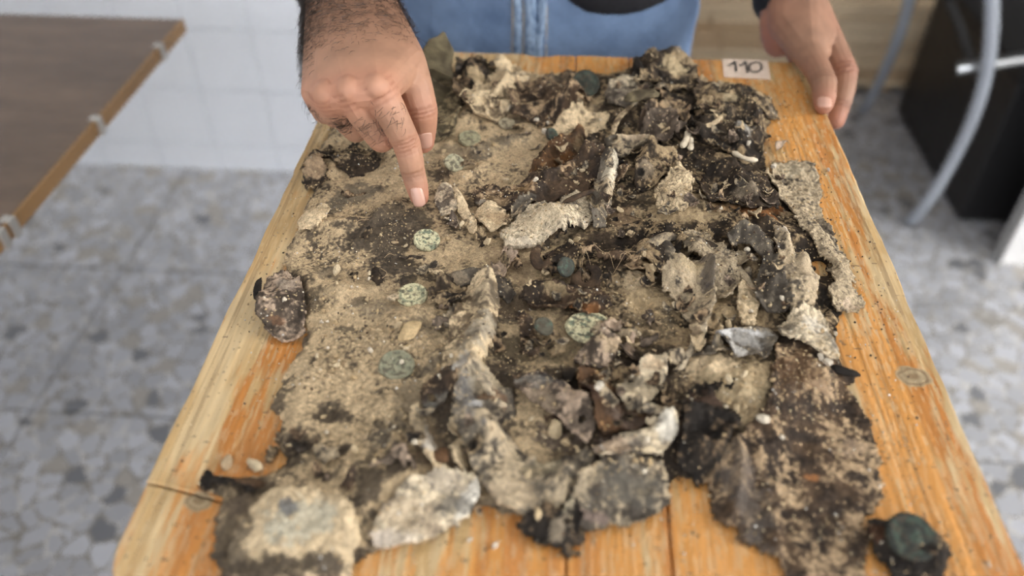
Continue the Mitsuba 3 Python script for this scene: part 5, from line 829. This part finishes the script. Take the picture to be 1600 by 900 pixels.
def nail_on(m, px, py, axis, wd, ln, r, lift=.0):
    """the nail on the skin seen at this pixel"""
    d = ray(px, py); d = d / np.linalg.norm(d); loc, _, tri = m.ray.intersects_location([CAM], [d])
    k = np.argmin(np.linalg.norm(loc - CAM, axis=1)); put(numbered('person__nail'), nail(loc[k] + m.face_normals[tri[k]] * lift, axis, m.face_normals[tri[k]], wd, ln, r), 'nail', True)
nail_on(hr, 653, 307, rI[6][0] - rI[4][0], .0047, .0072, .0068, .0008)
nail_on(hr, 664, 219, rT[5][0] - rT[3][0], .0058, .0066, .0085, .0008)
nail_on(hl, 1288.5, 158, lT[5][0] - lT[3][0], .0060, .0072, .0085, .0009)
# hair of the arm and the backs of the fingers: one by one thin, many
def hairs():
    rng = np.random.default_rng(9); tri = hr.triangles_center; n = hr.face_normals; ar = hr.area_faces
    arm = (W1 + W2) / 2 - (rI[0][0] + rP[0][0]) / 2; L = np.linalg.norm(arm); a = arm / L
    t = (tri - (rI[0][0] + rP[0][0]) / 2) @ a / L; facing = n @ back; ulnar = (tri - rI[0][0]) @ RIGHT
    dens = sst(.08, .5, t) * (t < 1.5) * (facing > -.75) * (.55 + .6 * sst(.35, .9, t)) * (1 - .6 * sst(.0, .03, ulnar)) * (1 + 1.2 * sst(-.04, -.075, ulnar)) * .8
    for q, r in ((rI[1][0] - FWD * .009, .0085), (rM[1][0] * .4 + rM[2][0] * .6 - FWD * .009, .0095), (rR[1][0] * .5 + rR[2][0] * .5 - FWD * .009, .008), (rP[1][0] - FWD * .008, .007)): dens = np.maximum(dens, 2.2 * np.exp(-(np.linalg.norm(tri - q, axis=1) / r)**4) * (facing > -.3))
    dens = np.where(np.linalg.norm(tri - rT[3][0], axis=1) < .05, dens * .25, dens)
    w = dens * ar; k = rng.choice(len(tri), 8500, p=w / w.sum()); vs, fs = [], []
    for m, i in enumerate(k):
        p = tri[i] + (hr.triangles[i][1] - hr.triangles[i][0]) * (rng.random() - .5) * .8; nn = n[i]
        d = -a + .9 * np.cross(nn, a) * rng.normal() * .7 + RIGHT * -.25; d = d - nn * (d @ nn); d /= np.linalg.norm(d) + 1e-9
        l = (.0045 + .0075 * rng.random()) * (1.1 if t[i] > .4 else .8); s = np.cross(nn, d); cv = rng.normal() * .25; P_ = [p - nn * .0003]
        for q in (.3, .65, 1.0): P_.append(p + d * l * q + nn * l * (.16 + .20 * math.sin(q * 2.4)) * (.5 + q * .5) + s * l * cv * q * q)
        P_ = np.array(P_); rr = np.array([.00013, .00012, .00009, .00003]); o = len(vs) * 12
        vs.append(np.concatenate([P_ + rr[:, None] * c for c in (nn, -.5 * nn + .87 * s, -.5 * nn - .87 * s)])); e = []
        for c in range(3):
            c2 = (c + 1) % 3
            for g in range(3): e += [(c * 4 + g, c2 * 4 + g, c2 * 4 + g + 1), (c * 4 + g, c2 * 4 + g + 1, c * 4 + g + 1)]
        fs.append(np.array(e) + o)
    return trimesh.Trimesh(np.vstack(vs), np.vstack(fs), process=False)
put('person__arm_hair', hairs(), 'hair', False); lab('person__arm_hair', 'dark hair on the forearm and the backs of the fingers', kind='stuff')
# clothes
def denim(p, n, uv):
    w = .5 * noise(p.x * 2600, p.z * 900, p.y * 2600) + .5 * noise(p.x * 900, p.z * 3000, p.y * 900); f = fbm(p.x * 14, p.y * 14, p.z * 9, 3); g = fbm(p.x * 60 + p.z * 30, p.y * 60, p.z * 40, 3)
    c = mix((.052, .090, .180), (.17, .250, .40), smoothstep(.32, .68, .7 * f + .3 * g) * .8 + .1)
    return c * (.72 + .5 * w)
mat('denim', proc(denim), .85, .2, sheen=.3); mat('denim_seam', proc(lambda p, n, uv: mix((.07, .12, .22), (.34, .45, .60), noise(p.x * 500, p.z * 260, p.y * 500))), .85, .2); mat('stitch', (.42, .36, .28), .7)
mat('black_cloth', proc(lambda p, n, uv: mix((.010, .010, .012), (.022, .022, .026), noise(p.x * 900, p.y * 900, p.z * 900))), .85, .2, sheen=.2)
def cloth(parts_, edge, it, amp, seed, freq=22.0, stretch=(1, 1, .6)):
    m = smoothed(union(parts_), edge, it); k = 1 - np.abs(2 * meshkit.fbm(m.vertices * freq * np.array(stretch), 3, seed) - 1); m.vertices = m.vertices + m.vertex_normals * (amp * (k - .55))[:, None]; return m
FY = U(835, 40, .80)                                                  # front of the trousers at the fly
pc = np.array([CX + .004, FY[1] + .105, 0])
jeans = [hull((pc + [-.062, 0, .90], .103), (pc + [.062, 0, .90], .103), (pc + [-.068, .005, .80], .101), (pc + [.066, .005, .80], .101))]
for sx in (-1, 1): jeans += [hull((pc + [sx * .070, .004, .80], .100), (np.array([CX + sx * .095, .90, .47]), .078)), hull((np.array([CX + sx * .095, .90, .47]), .078), (np.array([CX + sx * .10, .93, .10]), .062))]
jm = cloth(jeans, .0085, 5, .005, 4); put('person__jeans', jm, 'denim', True); lab('person__jeans', 'faded blue denim jeans')
def on_jeans(px, py):
    d = ray(px, py); d = d / np.linalg.norm(d); loc, _, tri = jm.ray.intersects_location([CAM], [d]); k = np.argmin(np.linalg.norm(loc - CAM, axis=1)); return loc[k]
def seam_line(xs, r, m, key, squash=.5):
    p = np.array([on_jeans(x, y) + [0, -.0006, 0] for x, y in xs]); p = spline(p, .003); put(numbered('person__jeans__' + key), sweep(p, r, 8, squash, (0, -1, .3)), m, True)
seam_line([(806, -30), (808, 0), (809, 30), (809, 60), (810, 100)], .0042, 'denim_seam', 'seam'); seam_line([(826, -30), (827, 0), (829, 30), (830, 60), (832, 100)], .0060, 'denim_seam', 'fly', .42); seam_line([(848, -30), (848, 0), (846, 30), (842, 62), (840, 100)], .0045, 'denim_seam', 'seam')
for dx in (800, 817, 853): seam_line([(dx, -30), (dx + 1, 0), (dx + 1, 40), (dx, 100)], .0007, 'stitch', 'stitching', 1)
shirt = [hull((SR, .062), (SL, .062), (HIP + [-.075, -.005, .19], .112), (HIP + [.075, -.005, .19], .112)), hull((HIP + [-.075, -.005, .19], .112), (HIP + [.075, -.005, .19], .112), (pc + [-.062, .002, .925], .112), (pc + [.066, .002, .925], .112)),
         hull((SR, .062), (E1 * .82 + SR * .18, .052)), hull((SL, .062), (K1, .050), (K2, .050)), hull((K1, .050), (K2, .050), (H1 * .45 + V1 * .55, .036), (H2 * .45 + V2 * .55, .036)), hull((H1 * .45 + V1 * .55, .036), (H2 * .45 + V2 * .55, .036), (V1 - (H1 - V1) * .07, .0235), (V3 - (H1 - V1) * .07, .0235), (V2 + (H2 - V2) * .03, .0225)),
         hull((U(898, -24, .795), .020), (U(930, -14, .79), .020), (U(960, -12, .79), .020), (U(992, -15, .79), .020), (U(1022, -26, .795), .020), (pc + [-.03, -.02, .95], .09), (pc + [.07, -.02, .95], .09))]
put('person__shirt', cloth(shirt, .010, 5, .004, 8), 'black_cloth', True); lab('person__shirt', 'black long sleeved top')
mat('head_hair', proc(lambda p, n, uv: mix((.012, .009, .007), (.05, .035, .025), noise(p.x * 400, p.y * 400, p.z * 60))), .6)
hd = union([hull((np.array([CX, .905, 1.612]), .086), (np.array([CX, .87, 1.605]), .076))]) - union([hull((np.array([CX - .05, .79, 1.55]), .06), (np.array([CX + .05, .79, 1.55]), .06), (np.array([CX, .84, 1.46]), .06))])
put('person__head_hair', smoothed(hd, .012, 4), 'head_hair', True)
for sx in (-1, 1):
    e = np.array([CX + sx * .031, .808, 1.588]); put(numbered('person__eye'), to_tm(sphere(e, .0115, 24)), 'eye_white', True)
    put(numbered('person__shoe'), smoothed(union([hull((np.array([CX + sx * .10, .965, .044]), .042), (np.array([CX + sx * .115, .80, .036]), .034), (np.array([CX + sx * .112, .87, .045]), .044))]), .012, 3), 'black_cloth', True)
mat('eye_white', (.7, .68, .65), .2)
lab('person', 'person in blue jeans and a black top, pointing at the find and holding the board', 'person')

# ================================================================== around: table, chair, panel, planks, added dark boxes
def brown_col(p, n, uv): return mix((.082, .056, .040), (.155, .102, .068), fbm(p.x * 9, p.y * 40, p.z * 40, 3)) * (.9 + .2 * noise(p.x * 60, p.y * 400))
mat('brown_top', proc(brown_col), .42, .45); mat('edge_band', (.30, .17, .07), .5); mat('clip_metal', (.50, .48, .45), .4, metallic=.6); mat('table_metal', (.20, .20, .21), .4, metallic=.7)
LZ = .62; TXR, TYF, TYN, TXL = -.598, 1.200, .20, -1.75
put('side_table__top', box(TXL, TXR - .003, TYN, TYF, LZ - .020, LZ, .0015), 'brown_top')
put('side_table__edge_band', box(TXR - .003, TXR, TYN, TYF, LZ - .020, LZ - .0006), 'edge_band'); lab('side_table__edge_band', 'lighter orange brown edge strip')
for px, py in ((249, 72), (158, 186), (24, 344), (4, 362)):
    q = P(px, py, (LZ - ZB) * 1000); put(numbered('side_table__clip'), trimesh.util.concatenate([box(TXR - .009, TXR + .003, q[1] - .006, q[1] + .006, LZ - .0005, LZ + .0022, .0006), box(TXR, TXR + .004, q[1] - .006, q[1] + .006, LZ - .022, LZ + .0022, .0006)]), 'clip_metal')
for x, y in ((TXL + .06, TYN + .06), (TXL + .06, TYF - .06), (-1.38, TYN + .06), (-1.38, TYF - .06)): put(numbered('side_table__leg'), box(x - .018, x + .018, y - .018, y + .018, .001, LZ - .02, .003), 'table_metal')
lab('side_table', 'dark brown table with metal clips on its edge, at the left', 'table')

# stack of planks behind the person
PLK = [(.155, .52, .64), (.30, .47, .59), (.46, .45, .55), (.62, .50, .62)]
def plank_col(p, n, uv):
    t = cell_rand(dr.floor(p.z / .040), dr.floor(p.x / .6 + 3 * cell_rand(dr.floor(p.z / .040))))
    return mix((.44, .31, .19), (.74, .62, .45), t) * (.75 + .5 * fbm(p.x * 5, p.y * 5, p.z * 260, 3))
mat('plank_wood', proc(plank_col), .7)
rngp = np.random.default_rng(2); PY = 2.20
for layer in range(6):
    z0 = .022 + layer * .040; x = -.05
    while x < 1.02:
        w = float(.34 + .36 * rngp.random()); x1 = min(x + w, 1.03); dy = float(rngp.random() * .012)
        if x1 - x > .08: put(numbered('plank_stack__plank'), box(x, x1 - .003, PY + dy, PY + .30, z0, z0 + .037, .002), 'plank_wood')
        x = x1
for x in (.05, .50, .92): put(numbered('plank_stack__bearer'), box(x - .03, x + .03, PY + .02, PY + .30, .0005, .022, .001), 'stand_wood')
lab('plank_stack', 'stack of short wooden planks on the floor behind the person', 'planks')
mat('grey_board', (.17, .155, .14), .75)
put('board_sheet', box(-.02, 1.06, PY + .055, PY + .285, .2622, .40, .004), 'grey_board'); lab('board_sheet', 'taupe box standing on the plank stack', 'box')

# chair with bent tube legs
mat('tube_metal', (.46, .50, .57), .32, .5, metallic=.55); mat('navy_seat', (.012, .016, .030), .6); mat('chrome', (.75, .77, .80), .2, metallic=.9); mat('rubber', (.03, .03, .03), .6)
def tube(pts, r=.0135): return sweep(spline(np.array(pts), .012), r, 16)
def UZ(px, py, d): return U(px, py, d)
f1, f2 = G(1346, 178), G(1421, 352)
t1 = [f1 + [0, 0, .012], UZ(1368, 140, 2.16), UZ(1393, 85, 2.02), UZ(1413, 30, 1.92), UZ(1424, -20, 1.84), UZ(1428, -70, 1.76), UZ(1424, -120, 1.70)]
t2 = [f2 + [0, 0, .012], UZ(1452, 312, 1.83), UZ(1486, 256, 1.76), UZ(1518, 190, 1.68), UZ(1540, 120, 1.60), UZ(1549, 50, 1.53), UZ(1549, -20, 1.48), UZ(1542, -80, 1.44)]
for t in (t1, t2): put(numbered('chair__leg'), tube(t), 'tube_metal', True)
off = np.array([.46, .02, 0])
for t in (t1, t2): put(numbered('chair__leg'), tube([q + off for q in t]), 'tube_metal', True)
for f in (f1, f2, f1 + off, f2 + off): put(numbered('chair__foot'), sweep(np.array([f + [0, 0, .0008], f + [0, 0, .016]]), .0165, 16), 'rubber', True)
put(numbered('chair__leg'), tube([UZ(1482, 0, 1.72), UZ(1500, 40, 1.74), UZ(1512, 78, 1.76), UZ(1520, 98, 1.77)], .010), 'rubber', True)
a, b = UZ(1496, 107, 1.66), UZ(1610, 90, 1.62)
put('chair__crossbar', sweep(np.array([a, a * .5 + b * .5, b + (b - a) * 1.6]), .0125, 16), 'chrome', True)
top1, top2 = t1[-1], t2[-1]; sx0, sy0, sy1, sz = min(top1[0], top2[0]) - .02, top2[1] - .06, top1[1] + .05, max(top1[2], top2[2]) + .005
put('chair__seat', to_tm(m3.Manifold.batch_hull([sphere((x, y, sz + .025), .022) for x in (sx0 + .03, sx0 + .50) for y in (sy0, sy1)])), 'navy_seat', True)
put('chair__back', to_tm(m3.Manifold.batch_hull([sphere((sx0 + .50, y, z), .016) for y in (sy0 + .03, sy1 - .03) for z in (sz + .14, sz + .42)])), 'navy_seat', True)
for y in (sy0 + .08, sy1 - .08): put(numbered('chair__back_post'), sweep(np.array([[sx0 + .47, y, sz + .03], [sx0 + .50, y, sz + .16]]), .011, 12), 'tube_metal', True)
lab('chair', 'chair with bent grey tube legs and dark navy seat, at the right', 'chair')

# white panel at the right edge; black box and cabinet added for shade
mat('white_lacquer', (.80, .80, .80), .3); mat('grey_edge', (.34, .34, .34), .4); mat('shade_black', (.012, .012, .013), .4)  # the black stands in for deep shade at the right
q = G(1561, 414); cx, cy = q[0], q[1]
put('white_panel__front', box(cx + .0005, cx + .62, cy, cy + .006, .002, .60, .0005), 'white_lacquer')
put('white_panel__core', box(cx, cx + .62, cy + .006, cy + .040, .001, .60, .001), 'grey_edge')
lab('white_panel', 'white upright panel with a grey edge standing on the floor at the right edge', 'panel')
put('shade_box__body', box(f2[0] + .115, f2[0] + .36, f2[1] + .02, f1[1] + .02, .004, .36, .006), 'shade_black')  # added solid, fills the dark area under the chair
put('shade_box__lid', box(f2[0] + .11, f2[0] + .365, f2[1] + .015, f1[1] + .025, .36, .38, .004), 'shade_black')
lab('shade_box', 'added black box standing in for the shade under the chair', 'box')
for j, (x0, x1) in enumerate(((1.09, 1.62), (1.626, 2.15))): put(numbered('shade_cabinet__door'), box(x0, x1, 2.27, 2.288, .05, .78, .002), 'shade_black')  # added cabinet, fills the shaded area beside the planks with black
put('shade_cabinet__body', box(1.085, 2.155, 2.288, 2.60, .002, .80, .002), 'shade_black'); lab('shade_cabinet', 'added black cabinet standing in for the shade beside the plank stack', 'cabinet')
